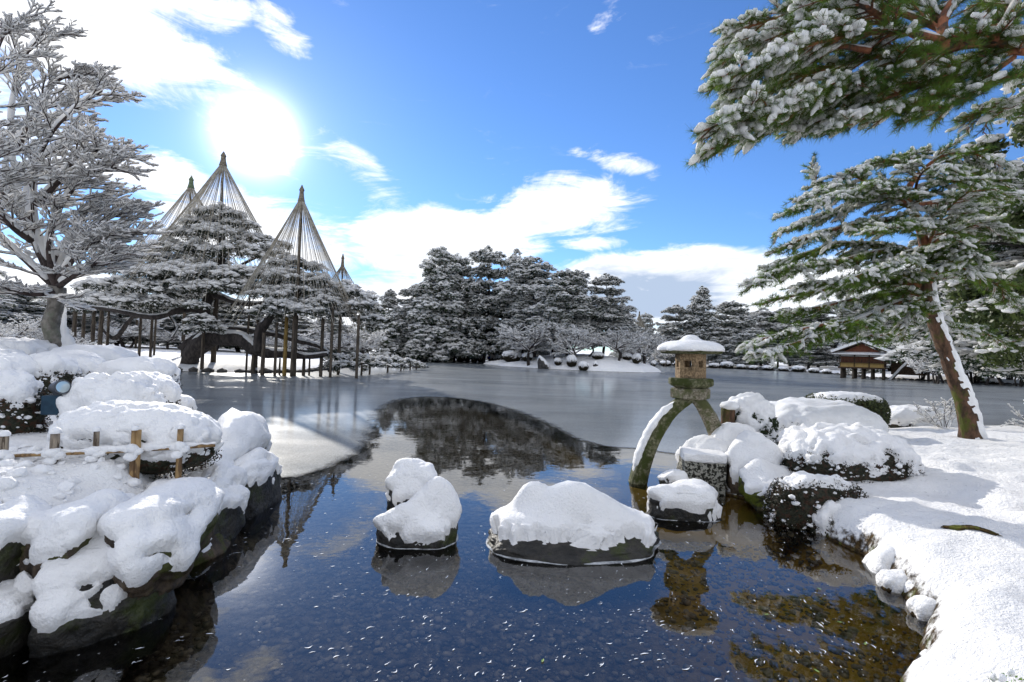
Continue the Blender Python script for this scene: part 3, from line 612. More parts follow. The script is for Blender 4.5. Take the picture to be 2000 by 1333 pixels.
# ------------------------------------------------------------------ stone lantern
def lathe(mb, prof, n, rot=0., c=(0, 0, 0)):
    a = np.arange(n) * 2 * np.pi / n + rot; V = np.concatenate([np.stack([r_ * np.cos(a) + c[0], r_ * np.sin(a) + c[1], np.full(n, z + c[2])], 1) for r_, z in prof]); j = np.arange(n); j2 = (j + 1) % n
    F = np.concatenate([np.stack([j + k * n, j2 + k * n, j2 + k * n + n, j + k * n + n], 1) for k in range(len(prof) - 1)])
    K = (len(prof) - 1) * n; mb.add(V, [F, np.array([[0, k + 1, k] for k in range(1, n - 1)]), np.array([[K, K + k, K + k + 1] for k in range(1, n - 1)])]); return mb
def beam(pts, wd, th, K=20, side=(0, 1, 0), rough=.01, seed=0, bev=.2):
    p = resample(pts, K); T = unit(np.gradient(p, axis=0)); S = unit(np.array(side, float) - T * (T @ np.array(side, float))[:, None]); U = np.cross(T, S)
    wd = np.interp(np.linspace(0, 1, K), np.linspace(0, 1, len(wd)), wd)[:, None]; th = np.interp(np.linspace(0, 1, K), np.linspace(0, 1, len(th)), th)[:, None]
    a = 1 - bev; ring = [(-1, -a), (-a, -1), (a, -1), (1, -a), (1, a), (a, 1), (-a, 1), (-1, a)]
    V = np.stack([p + S * wd / 2 * x + U * th / 2 * y for x, y in ring], 1).reshape(-1, 3); V = V + rough * np.stack([fbm(V * 14, 3, seed + k) for k in range(3)], 1)
    n = 8; i = np.arange(K - 1)[:, None] * n; j = np.arange(n)[None]; j2 = (j + 1) % n; F = np.stack([i + j, i + j2, i + n + j2, i + n + j], -1).reshape(-1, 4)
    caps = [np.array([[0, k + 1, k] for k in range(1, 7)]), np.array([[(K - 1) * n, (K - 1) * n + k, (K - 1) * n + k + 1] for k in range(1, 7)])]
    return V, [F] + caps, p, S, U
LD = 9.36; LX = P(1351, 760, LD).x
def lz(y): return P(1351, y, LD).z
lan = thing('stone_lantern', 'two-legged stone lantern with a snow-capped umbrella roof standing at the bank', 'stone lantern', (LX, LD, 0)); lan.rotation_euler = (0, R(-.9), 0)
def lp(x, y, dy=0.): q = P(x, y, LD + dy); return (q.x - LX, dy, q.z)
zt, zb = lz(691), lz(739)
roof = lathe(MB(), [(.30, zt - .012), (.51, zt - .005), (.545, zt + .012), (.55, zt + .04), (.42, zt + .13), (.16, zt + .20), (.10, zt + .23), (.11, zt + .29), (.0, zt + .33)], 6, R(30)).build('roof', GRANM, lan)
V, F = ico(5); V = V.copy(); rr = np.hypot(V[:, 0], V[:, 1]); V2 = V.copy(); V2[:, 0] *= .585; V2[:, 1] *= .585
V2[:, 2] = np.where(V[:, 2] > 0, zt + .06 + np.clip(V[:, 2], 0, 1) ** .75 * .19 + .085 * np.exp(-(rr / .27) ** 4), zt + .05 + V[:, 2] * .015)
a = np.arctan2(V2[:, 1], V2[:, 0]); V2[:, :2] *= (1 + .035 * np.cos(6 * a) * rr)[:, None]; V2 += (.018 * fbm(V2 * 6, 3, 2) + .006 * fbm(V2 * 22, 3, 5))[:, None] * np.array((.7, .7, 1.))
MB().add(V2, F).build('roof_snow', SNOW, roof, True)
fb = MB(); fr = .272; h = zt - zb
for k in range(6):
    a = R(60 * k + 0); m = fr * math.cos(R(30)) - .03; c0 = (m * math.cos(a), m * math.sin(a)); wfc = fr
    for (dx, dz, wx, wz) in ((0, .10, wfc, .20), (0, h - .065, wfc, .13)): box(fb, (c0[0], c0[1], zb + dz), (.06, wx, wz), a)
    for sgn in (-1, 1):
        o = sgn * (wfc / 2 - .037); box(fb, (c0[0] - math.sin(a) * o, c0[1] + math.cos(a) * o, zb + .20 + (h - .33) / 2), (.0585, .074, h - .328), a)
    
fb.build('light_chamber', GRANW, lan)
for k in range(6):
    a = R(60 * k); m = fr * math.cos(R(30)) + .004; sill = MB(); box(sill, (m * math.cos(a), m * math.sin(a), zb + .175), (.022, .15, .02), a, .004); sill.build('window_sill', GRANW, lan)
z1, z2, z3 = lz(739), lz(758), lz(779)
lathe(MB(), [(.30, z2 + .001), (.40, z2 + .045), (.425, z2 + .07), (.425, z1 - .025), (.405, z1), (.28, z1 + .006)], 6, R(18)).build('platform', GRANM, lan)
lathe(MB(), [(.31, z3), (.345, z3 + .02), (.35, z2 - .03), (.33, z2 - .002)], 6, R(48)).build('leg_block', GRAN, lan)
V, F, p, S, U = beam([lp(1350, 776, 0), lp(1325, 792, -.03), lp(1299, 820, -.08), lp(1272, 865, -.14), lp(1253, 912, -.18), lp(1243, 950, -.2)], [.26, .24, .23, .25, .29, .30], [.17, .20, .21, .22, .26, .28], side=(0, 1, 0), seed=2, rough=.012)
leg1 = MB().add(V, F).build('leg', GRANM, lan, True)
sp_ = resample([lp(1330, 785, -.05), lp(1300, 806, -.09), lp(1276, 836, -.13), lp(1258, 873, -.17), lp(1246, 905, -.19), lp(1240, 922, -.19)], 60)
Vs, Fs, *_ = beam(sp_, [.12, .24, .26, .24, .22, .10], [.04, .10, .12, .12, .11, .03], K=70, bev=.62, rough=0); Vs = Vs + np.array((-.028, 0, .02)) + .035 * np.stack([fbm(Vs * 9, 3, k) for k in range(3)], 1)
MB().add(Vs, Fs).build('leg_snow', SNOW, leg1, True)
V, F, p, S, U = beam([lp(1357, 776, 0), lp(1372, 790, .02), lp(1388, 818, .07), lp(1401, 850, .14), lp(1408, 885, .2), lp(1410, 905, .25)], [.24, .25, .25, .27, .28, .28], [.17, .22, .26, .27, .26, .26], side=(.45, 1, 0), seed=6, rough=.012)
MB().add(V, F).build('leg', GRAN, lan, True)

# stone blocks and mounds round the lantern
bl = thing('stone_block', 'squared lichen-spotted stone block with flat snow on top beside the lantern', 'stone block', (P(1379, 930, 8.55).x, 8.75, 0)); bz = P(1379, 899, 8.55).z
V, F = ico(5); q = np.sign(V) * np.abs(V) ** .22; q = q / np.abs(q).max(1)[:, None]; q *= np.array((.33, .26, (bz + .25) / 2)); q[:, 2] += (bz - .25) / 2; q += .012 * np.stack([fbm(q * 5, 3, k) for k in range(3)], 1)
a = R(-8); Rm = np.array([[math.cos(a), -math.sin(a), 0], [math.sin(a), math.cos(a), 0], [0, 0, 1]]); MB().add(q @ Rm.T, F).build('stone', LICHEN, bl, True)
q = np.sign(V) * np.abs(V) ** .45; q = q / np.maximum(np.abs(q).max(1)[:, None] ** .6, .1); q *= np.array((.36, .29, .075)); q[:, 2] += bz + .045; q += (.05 * fbm(q * 4, 3, 4) + .012 * fbm(q * 18, 2, 3))[:, None] * np.array((.6, .6, .6)); MB().add(q @ Rm.T, F).build('snow', SNOW, bl, True)
rock_px('lichen-grey rock with a rounded snow heap behind the squared stone block', 1332, 1432, 862, 960, 9.25, .9, 21, .14, thr=.1, mats=LICHEN)
rock_px('snow-heaped mossy rock between the squared block and the azalea shrub', 1425, 1530, 868, 1010, 8.5, .9, 22, .15, thr=.2, mats=ROCKB)
rock_px('small snowy rock hugging the right foot of the lantern', 1395, 1470, 838, 930, 9.3, .9, 23, .13, thr=.0, mats=ROCKB)
rock_px('green mossy rock at the water under the azalea shrub', 1455, 1580, 915, 1030, 8.0, .8, 24, .07, thr=.5, mats=mat('mossy_rock', (.02, .02, .012), (.09, .08, .04), 7, .9, 1., 14, c3=(.10, .12, .012), s3=4., thr3=(.42, .55), bdist=.05))

# rocks standing in the open water
ra_ = rock_px('tall rock in the water with two stacked lobes of snow', 745, 888, 985, 1100, 6.15, .85, 31, .12, name='water_rock', thr=.1, cuts=4, rim=True, rag=.5, zcut=.09, sqp=.62, hump=[(.62, .1, .55, 1.25), (-.75, 0, .5, -.35)], sub=6)
rb_ = rock_px('upper lobe', 764, 866, 918, 1035, 6.5, .8, 38, .12, name='water_rock', thr=.05, cuts=3, rag=.45, zcut=.36, sqp=.6, hump=[(-.1, 0, .6, .15)], sub=6)
for c in list(rb_.children): c.parent = ra_; c.location = rb_.location - ra_.location
bpy.data.objects.remove(rb_)
rock_px('wide low rock in the water under a thick twin-humped snow cover', 962, 1292, 1012, 1108, 6.05, .58, 34, .17, name='water_rock', thr=.0, cuts=5, rim=True, rag=.6, zcut=.13, sqp=.58, rough=.12, hump=[(-.08, .1, .36, 1.35), (-.52, .3, .17, .95), (.38, .1, .3, .35)], sub=6)
rock_px('small flat rock with a snow cap in the water below the lantern', 1260, 1393, 948, 1025, 7.4, .7, 35, .13, name='water_rock', thr=.0, cuts=4, rim=True, rag=.5, zcut=.10, sqp=.5)
rock_px('flat sliver of rock with thin snow beside the lantern foot', 1288, 1342, 922, 956, 8.5, .8, 36, .06, name='water_rock', thr=.0, cuts=3, rim=False)

# right bank
sh = shrub
sh('snow-draped conifer bush with drooping sprays growing over the sawn stump', 1415, 1512, 776, 905, 10.0, .8, 41, .09, bare=.3, lump=.12, lscale=6.5, leafn=7000, lsize=.035, hole=1.2, clots=160, name='draped_conifer', leafmat=NEED_FAR)
st = thing('tree_stump', 'sawn brown tree stump with cracked bark behind the lantern leg', 'tree stump', (P(1424, 830, 9.75).x, 9.75, 0)); limb(m_ := MB(), [(0.02, 0, .2), (0, 0, .7), (-.02, 0, P(1424, 795, 9.75).z)], [.17, .14, .135], 14, 14, .12); m_.build('trunk', BARKM, st, True)
V, F = ico(3); q = V * np.array((.17, .17, .09)) * (1 + .15 * fbm(V * 3, 3, 2))[:, None]; q[:, 2] += P(1424, 793, 9.75).z; MB().add(q, F).build('snow', SNOW, st, True)
sh('low dome shrub under smooth thick snow in front of the round green bush', 1484, 1708, 787, 905, 12.3, .75, 42, .17, bare=.15, lump=.07, lscale=4.5, leafn=6000, thr=.0, hole=.8)
sh('round clipped green bush with only a dusting of snow', 1583, 1720, 766, 838, 15.2, .8, 43, .03, bare=1.2, lump=.02, lscale=9, leafn=9000, lsize=.04, leafmat=mat('green_shrub_leaves', (.02, .03, .012), (.09, .105, .035), 12, .6), thr=.55, name='round_bush')
az_ = sh('large azalea shrub with lumpy snow and bare dark branches below at the bank', 1516, 1768, 838, 1000, 8.4, .8, 44, .11, bare=.9, lump=.13, lscale=5.2, leafn=16000, lsize=.018, sub=6, thr=.1, hole=1.4, clots=420, name='azalea_shrub')
sh('small leafy shrub with clotted snow on the water edge below the azalea', 1572, 1692, 985, 1105, 6.9, .8, 45, .08, bare=.6, lump=.10, lscale=7, leafn=8000, lsize=.016, thr=.2, hole=1.3, clots=260, name='azalea_shrub')
sh('dark leafy shrub hanging to the water under the large azalea', 1500, 1690, 930, 1060, 7.15, .45, 46, .05, bare=1.2, lump=.10, lscale=6, leafn=9000, lsize=.02, thr=.6, name='azalea_shrub', clots=240)
for i, (a, b, c, d, D, T, lb) in enumerate([(1686, 1752, 1033, 1085, 6.15, .1, 'snow-capped tussock at the water edge just below the small leafy shrub'), (1704, 1798, 1078, 1140, 5.6, .12, 'broad snow-capped tussock overhanging the brown water edge'),
    (1724, 1782, 1126, 1168, 5.15, .08, 'small snow-capped tussock low over the water'), (1778, 1812, 1140, 1180, 4.95, .07, 'tiny snow knob on the brown bank edge'), (1788, 1842, 1178, 1215, 4.6, .08, 'rounded snow knob halfway down the near right bank'),
    (1800, 1838, 1283, 1318, 3.95, .06, 'small snow lump sitting by the yellow moss at the lower edge')]):
    rock_px(lb, a, b, c, d + 25, D, .9, 60 + i, T, name='snowy_tussock', mats=MOSS, thr=.0, cuts=2, sub=4)
rock_px('rounded snow knoll behind the long dark slit on the right bank', 1800, 1900, 1055, 1130, 5.9, .8, 71, .1, name='snowy_tussock', mats=MOSS, thr=-.3, cuts=2)
sh('low snow hummock with leafy left end on the far edge of the right bank', 1725, 1860, 797, 850, 16.0, .6, 47, .14, bare=.0, lump=.06, lscale=6, leafn=1500, thr=-.3)

# ------------------------------------------------------------------ left bank shrubs, rocks, fence, spotlight
for i, (lb, a, b, c, d, D, dep, T, bare, lump, ls, thr) in enumerate([
    ('bulky clipped shrub at the left picture edge with dark leafy lower half', -60, 74, 733, 900, 6.3, .8, .12, .75, .05, 7, .05),
    ('lumpy cauliflower-like snowy shrub beside the spotlight', 132, 306, 738, 880, 6.7, .7, .10, .0, .13, 6.2, -.3),
    ('wide smooth snow-covered shrub directly behind the bamboo fence', 116, 421, 795, 925, 5.75, .5, .13, .0, .035, 8, -.25),
    ('smooth snowy dome shrub at the ice, highest behind the spotlight', 196, 342, 705, 800, 9.6, .7, .14, .1, .06, 6, -.1),
    ('smooth snowy shrub tucked behind the cauliflower-like one', 196, 341, 733, 840, 8.2, .7, .13, .1, .05, 6, -.15),
    ('small snowy shrub with dark speckled front between two domes', 130, 202, 706, 775, 9.3, .8, .10, .35, .08, 8, .0),
    ('snowy shrub with dark lower leaves just behind the spotlight', 44, 146, 698, 800, 8.6, .8, .12, .35, .08, 7, .0),
    ('snowy shrub at the left edge above the bulky clipped one', -60, 70, 698, 790, 8.2, .8, .12, .1, .08, 7, -.1),
    ('flat snowy shrub to the left of the grey tree trunk', -40, 98, 665, 730, 11.5, .8, .12, .3, .07, 6, .0),
    ('flat smooth snow dome just right of the tree trunk foot', 112, 255, 679, 740, 11.5, .8, .16, -.1, .03, 5, -.3),
    ('broad pale snow dome in front of the tree trunk', 66, 190, 690, 760, 10.4, .8, .15, -.2, .02, 5, -.4),
    ('small snow hump at the ice edge right of the shrub row', 330, 378, 776, 830, 8.8, .9, .12, .0, .03, 6, -.2),
    ('little snow dome at the left edge under the flat snowy shrub', -40, 45, 688, 745, 10.2, .8, .14, -.1, .05, 6, -.3)]):
    sh(lb, a, b, c, d, D, dep, 80 + i, T * .85, bare=bare + .22, lump=lump * 1.25, lscale=ls, leafn=3500 if bare > .3 else 1600, lsize=.022, thr=thr, sub=6 if i < 3 else 5, hole=.85, clots=200 if bare > .3 else 0)
for i, (lb, a, b, c, d, z, th, T, thr, mt, rz, kw) in enumerate([
    ('long snow slab rock rising to the right below the fence', 205, 395, 905, 1030, .86, .75, .17, -.1, ROCKB, .35, dict(hump=[(.6, .2, .6, .3), (-.7, 0, .5, -.15)])),
    ('rounded snowy rock in front of the churned snow, left of the long slab', 72, 226, 948, 1032, .84, .7, .15, .0, ROCKB, .3, dict(hump=[(.5, 0, .5, .25)])),
    ('snowy boulder cut by the left picture edge above the dark moss rock', -80, 76, 965, 1062, .80, .7, .16, -.1, ROCK, 0, {}),
    ('biggest shore rock with dark mossy face under a ragged snow shelf', 64, 306, 1020, 1112, .62, .95, .12, .22, ROCK, .12, dict(rag=.7, sqp=.6)),
    ('dark mossy boulder at the lower left corner with scraps of snow', -150, 96, 1062, 1185, .52, .9, .06, .55, ROCK, 0, dict(rag=1.1, sqp=.6)),
    ('low flat rock with an angular snow patch at the lower left waterline', 28, 176, 1128, 1205, .14, .4, .05, .3, ROCK, .5, dict(rag=.9)),
    ('thin flat stone with a strip of snow near the waterline', 198, 304, 1106, 1152, .13, .3, .06, .0, ROCK, .35, {}),
    ('low pointed stone with snow at the right end of the big shore rock', 287, 360, 1048, 1092, .22, .4, .07, .0, ROCK, 0, {}),
    ('dark rock with an arch of snow in the shore cove', 358, 408, 982, 1030, .30, .5, .07, .1, ROCK, 0, {}),
    ('small pointed stone with a dab of snow farthest out in the cove', 408, 466, 1003, 1034, .09, .3, .04, .25, ROCK, 0, {}),
    ('little snowball-topped stone low in the cove beside the point', 428, 494, 956, 988, .20, .4, .10, .0, ROCK, 0, {}),
    ('snowy boulder sunk between the long slab and the point', 350, 452, 935, 990, .55, .7, .13, .05, ROCK, 0, {}),
    ('snow-capped stone in the cove under the tallest point rock', 440, 498, 918, 956, .42, .6, .11, .0, ROCK, 0, {}),
    ('brown-sided snow boulder at the foot of the tallest point rock', 398, 462, 878, 925, .72, .9, .14, .0, ROCKB, 0, {}),
    ('tallest snow-capped rock at the tip of the left point', 400, 508, 812, 862, 1.02, 1.3, .24, -.05, ROCK, .2, dict(hump=[(-.3, 0, .5, .22)])),
    ('dark upright rock with clotted snow facing the ice at the point', 452, 518, 876, 922, .68, 1., .12, .15, ROCK, 0, dict(rag=.8)),
    ('dark overhanging rock under the right end of the long snow slab', 292, 418, 985, 1062, .38, .8, .04, .75, ROCKB, 0, {}),
    ('small snow-clad stone wedged right of the wide shrub', 392, 448, 905, 945, .70, .7, .12, .0, ROCK, 0, {}),
    ('snow-spotted dark stone between the two front slabs', 168, 262, 1096, 1150, .32, .5, .04, .5, ROCK, 0, dict(rag=1.)), ('small dark stone at the very foot of the left point', 470, 520, 950, 985, .14, .35, .03, .6, ROCK, 0, {})]):
    slab_px(lb, a, b, c, d, z, th, 100 + i, T * .78, thr=thr + .2, rough=.26, mats=mt, sub=6 if i < 5 else 5, rz=rz, **kw)
# churned snow clods between rocks and fence
cl = MB(); M_ = 260; cx = rng.uniform(-5.6, -3.55, M_); cy = rng.uniform(4.0, 5.6, M_); kz = gheight(cx, cy); keep = kz > .55
s_c = rng.gamma(2.5, .014, M_).clip(.012, .09); V, F = blobs(np.stack([cx, cy, kz], 1)[keep], np.stack([s_c, s_c, s_c * .7], 1)[keep], 3, .05); V = V + .03 * np.stack([fbm(V * 16, 4, k) for k in range(3)], 1)
tag(cl.add(V, F).build('snow_clods', SNOW, smooth=True), 'churned clods of snow on the bank before the fence', None, kind='stuff')

fence = thing('bamboo_fence', 'low bamboo garden fence with snow caps on its posts', 'fence', (0, 0, 0))
fp = [(9, 5.0, 851, 14, LOG, 0), (108, 5.05, 846, 15, LOG, 0), (189, 5.15, 842, 10, LOG, 0), (262, 5.2, 840, 9, BAMB, 0), (271, 5.22, 840, 10, BAMB, 1), (353, 5.35, 837, 11, BAMB, 0)]
for px, D, yt, wd, mt, skip in fp:
    a = P(px, yt, D); gzv = gz(a.x, D); r_ = wd / 2000 * D; m_ = MB(); limb(m_, [(a.x, D, gzv - .15), (a.x, D, (gzv + a.z) / 2), (a.x, D, a.z)], [r_, r_, r_ * .97], 14, 8, .02)
    po = m_.build('post', mt, fence, True)
    if not skip:
        V, F = ico(3); k = 1.35 if mt is LOG else 1.45; q = V * np.array((r_ * k, r_ * k, r_ * k * .95)) * (1 + .12 * fbm(V * 2.2 + px, 3, 2))[:, None]; q[:, 2] = np.maximum(q[:, 2], -.012) + a.z + .008; q[:, 0] += a.x + (.01 if px == 262 else 0); q[:, 1] += D
        MB().add(q, F).build('snow_cap', SNOW, po, True)
for px, D, yt, wd, mt, skip in fp:
    if skip: continue
    a = P(px, yt, D); zr_ = P(px, 893 - (px + 60) * .048, D).z; V, F = blobs([(a.x + .01, D - .02, zr_ + .01), (a.x - .05, D, zr_ - .01), (a.x + .05, D - .01, zr_ - .02), (a.x, D - .04, zr_ - .07)], np.array([.062, .05, .05, .055])[:, None] * np.array([[1.1, .9, .75]]), 3, .03); V = V + .018 * np.stack([fbm(V * 14, 3, k) for k in range(3)], 1); MB().add(V, F).build('snow_clump', SNOW, fence, True)['kind'] = 'stuff'
ra = [P(-60, 893, 5.0), P(108, 887, 5.09), P(262, 880, 5.25), P(420, 870, 5.5)]
m_ = MB(); limb(m_, ra, [.019] * 2, 10, 30, .01); rl = m_.build('rail', BAMB, fence, True)
sp_ = resample(ra, 160) + np.array((0, 0, .022)); t = np.arange(160); rr_ = .024 + .016 * vnoise(np.stack([t * .13, t * 0, t * 0], 1), 4) + .02 * np.exp(-((sp_[:, 0] - P(262, 880, 5.25).x) / .1) ** 2); V, F = tubes(sp_[None], np.maximum(rr_, .012)[None], 9, True); V = V + .012 * np.stack([fbm(V * 20, 2, k) for k in range(3)], 1)
MB().add(V, F).build('rail_snow', SNOW, rl, True)

spc = P(114, 757, 6.4); spot = thing('garden_spotlight', 'dark grey garden spotlight on a blue box among snowy shrubs', 'spotlight', (spc.x, 6.4, 0)); gzv = gz(spc.x, 6.4)
bx = MB(); box(bx, (-.02, 0, (P(100, 803, 6.4).z + P(100, 778, 6.4).z) / 2), (.2, .2, P(100, 778, 6.4).z - P(100, 815, 6.4).z), .2, .008); bx.build('blue_box', BLUE, spot)
m_ = MB(); z0 = P(100, 778, 6.4).z; zc = spc.z; box(m_, (0.005, 0, (z0 + zc) / 2 - .02), (.10, .05, zc - z0 - .03), .2, .006); m_.build('bracket', METAL, spot)
d = Vector((.88, -.46, .1)).normalized(); pts = [Vector((0, 0, zc)) + d * t for t in (-.14, -.10, -.02, .0, .10, .115)]
V, F = tubes([[tuple(p) for p in pts]], [[.05, .062, .064, .078, .09, .088]], 24, True); lamp = MB().add(V, F).build('lamp_head', METAL, spot)
V, F = tubes([[tuple(Vector((0, 0, zc)) + d * t) for t in (.112, .122)]], [[.07, .07]], 24, True); MB().add(V, F).build('lens', LGLASS, lamp)

# fern-like dark slit and leaves floating
tw = MB(); a, b = G(1842, 1034, .42), G(1950, 1062, .42)
pts = [a + (b - a) * t for t in np.linspace(0, 1, 6)]; 
for k in range(9):
    o = np.array([rng.uniform(-.04, .04), rng.uniform(-.04, .04), 0]); limb(tw, [np.array(p) * np.array((1, 1, 0)) + o + np.array((0, 0, gz(p.x, p.y) + .015 + .01 * math.sin(k + j * 2))) for j, p in enumerate(pts)], [.004, .02, .012, .003], 5, 14, .3)
tag(tw.build('fallen_branch', MOSS, smooth=True), 'dark dead branch lying half buried in the snow of the right bank', 'branch')
lf = [(1690, 1257), (1600, 1150), (1595, 1310), (1640, 1215), (1497, 1200), (1060, 1290)]
for i, (x, y) in enumerate(lf):
    q = G(x, y, .008); m_ = MB(); a = rng.uniform(0, 6.28); t = np.linspace(0, 1, 7); wv = np.sin(t * np.pi) ** .8 * .009; l_ = (t - .5) * .05
    V = np.concatenate([np.stack([l_, wv, .002 + 0 * t], 1), np.stack([l_, -wv, .002 + 0 * t], 1), np.stack([l_, wv * 0, .0 * t], 1)]); ca, sa = math.cos(a), math.sin(a); V = np.stack([V[:, 0] * ca - V[:, 1] * sa, V[:, 0] * sa + V[:, 1] * ca, V[:, 2]], 1)
    j = np.arange(6); F = np.concatenate([np.stack([j, j + 14, j + 15, j + 1], 1), np.stack([j + 14, j + 7, j + 8, j + 15], 1)])
    tag(m_.add(V, F).build('floating_leaf', PLEAF, loc=(q.x, q.y, .006)), ['brightest green leaf floating on brown water near the right bank', 'leaf floating nearest the snowy tussocks', 'green leaf floating close to the bottom of the picture on brown water', 'pale leaf floating above the brightest green one', 'leaf floating beside the reflection of the lantern roof', 'pale leaf floating alone at the bottom middle over pebbles'][i], 'leaf')
# foam flecks drifting on the water
fl = MB(); n = 2100; fx = rng.uniform(-3.4, 4.2, n * 3); fy = rng.uniform(2.9, 11, n * 3); dl = sdist(np.stack([fx, fy], 1), LAKE); k = (dl > .15) & (rng.random(n * 3) < np.clip(1.3 - fy / 9, .12, 1) * np.clip(.55 + 1.3 * fbm(np.stack([fx * .9, fy * .9, fx * 0], 1), 3, 51), .08, 1)); fx, fy = fx[k][:n], fy[k][:n]; n = len(fx)
ang = 1.1 + .9 * fbm(np.stack([fx * .45, fy * .45, fx * 0], 1), 2, 21) * 2 + .5 * np.sin(fx * .8) + rng.normal(0, .12, n); ln = rng.gamma(1.5, .014, n).clip(.005, .11); wd = np.clip(.0022 + ln * rng.uniform(.02, .30, n), .002, .011); t = np.linspace(0, 1, 6)
cu = rng.normal(0, .25, n) * ln
xs = (t[None] - .5) * ln[:, None]; ys = np.sin(t * np.pi)[None] * cu[:, None]; ww = np.sin(np.clip(t, .06, .94) * np.pi)[None] * wd[:, None] / 2
def fr_(x, y): return np.stack([x * np.cos(ang)[:, None] - y * np.sin(ang)[:, None] + fx[:, None], x * np.sin(ang)[:, None] + y * np.cos(ang)[:, None] + fy[:, None], np.full(x.shape, .004)], -1)
V = np.concatenate([fr_(xs, ys + ww), fr_(xs, ys - ww)], 1); q = np.array([[j + 6, j + 7, j + 1, j] for j in range(5)]); F = (q[None] + (np.arange(n) * 12)[:, None, None]).reshape(-1, 4)
tag(fl.add(V, F).build('foam_flecks', FOAM), 'white foam flecks drifting on the open water', None, kind='stuff')
# needles and bark bits fallen on the snow of the right bank
n = 1500; nx_ = rng.uniform(3.2, 17, n); ny_ = rng.uniform(3.2, 16.5, n); nz_ = gheight(nx_, ny_); k = (nz_ > .25) & (fbm(np.stack([nx_ * .8, ny_ * .8, nx_ * 0], 1), 2, 61) > -.1); b_ = np.stack([nx_, ny_, nz_ + .006], 1)[k]; a_ = rng.uniform(0, 6.28, len(b_))
tag(MB().add(*blades(b_, np.stack([np.cos(a_), np.sin(a_), a_ * 0 + .08], 1), rng.uniform(.02, .07, len(b_)), .004)).build('fallen_needles', TWIG), 'brown needles and twig bits scattered over the snow of the right bank', None, kind='stuff')
# pebbles on the lake bed
n = 7500; px_ = rng.uniform(-3, 4, n); py_ = rng.uniform(2.7, 7.5, n); pz = gheight(px_, py_); k = pz < -.05; s = rng.gamma(4, .0065, n).clip(.01, .06)
V, F = blobs(np.stack([px_, py_, pz + s * .2], 1)[k], np.stack([s * 1.1, s * .8, s * .55], 1)[k], 1, .12); tag(MB().add(V, F).build('pebbles', PEB, smooth=True), 'brown pebbles on the lake bed under clear water', None, kind='stuff')

# ------------------------------------------------------------------ snow-laden bare trees
def place_limbs(polys, Yd, r0_, r1_, K=9):
    """main limbs given as points seen at known distances"""
    out = []
    for pts, ys in polys:
        q = [P(x, y, yy) for (x, y), yy in zip(pts, np.interp(np.linspace(0, 1, len(pts)), np.linspace(0, 1, len(ys)), ys))]; out.append(resample(q, K))
    return out
r_ = np.random.default_rng(5)
lt = thing('snowy_cherry_tree', 'big bare tree at the left edge with every twig carrying thick snow', 'cherry tree')
tb, sn_ = MB(), MB(); tbase = P(122, 700, 12)
limb(tb, [(tbase.x, 12, gz(tbase.x, 12) - .2), P(112, 680, 12), P(102, 640, 12), P(106, 600, 12), P(112, 560, 12)], [.27, .215, .185, .17, .16], 14, 40, .10)
tb.build('trunk', BARKC, lt, True)
ms = MB(); pp = resample([P(128, 705, 11.9), P(122, 672, 11.85), P(113, 640, 11.9), P(116, 600, 11.9)], 30) + np.array((.14, 0, 0)); V, F = tubes(pp[None], (np.linspace(.22, .02, 30) ** 1.1)[None], 8, True); V += .04 * np.stack([fbm(V * 8, 3, k) for k in range(3)], 1); ms.add(V, F); ms.build('trunk_snow', SNOWB, lt, True)
polys = [([(112, 565), (70, 450), (70, 330), (120, 240), (222, 178)], [12, 11.4, 11]), ([(110, 560), (45, 420), (20, 250), (45, 120), (92, 62)], [12, 12.6, 12.5]), ([(110, 560), (95, 480), (125, 400), (185, 345), (258, 328)], [12, 11.4, 10.8]),
    ([(112, 560), (125, 510), (175, 460), (225, 432), (286, 414)], [12, 12.2, 12.6]), ([(112, 562), (150, 540), (195, 520), (250, 492)], [12, 11.3, 10.8]), ([(110, 565), (60, 520), (-20, 450), (-120, 380)], [12, 12, 12]),
    ([(70, 450), (50, 380), (90, 300), (165, 268)], [11.8, 12.5, 13.2]), ([(45, 430), (-30, 300), (-20, 150), (20, 40)], [12, 11, 10.5]), ([(90, 480), (40, 400), (10, 330), (60, 230), (120, 195)], [12, 13, 13.8]),
    ([(112, 570), (60, 575), (0, 560), (-80, 560)], [12, 11, 10.4]), ([(70, 400), (110, 360), (170, 300), (235, 300)], [11.5, 11.2, 10.6]), ([(95, 520), (140, 470), (200, 400), (262, 405)], [12, 13, 13.6]),
    ([(30, 300), (60, 240), (110, 160), (178, 150)], [12.4, 12, 11.8]), ([(20, 480), (-40, 420), (-60, 300), (-60, 200)], [12, 13, 14]), ([(60, 470), (20, 440), (-30, 380), (0, 300)], [11.6, 10.8, 10.2]), ([(110, 550), (160, 500), (215, 470), (268, 455)], [12, 11.6, 11.2])]
polys = [([(112 + (x - 112) * (.80 if x > 112 else 1), y) for x, y in p_], d_) for p_, d_ in polys]; lm = place_limbs(polys, 12, 0, 0); out = []
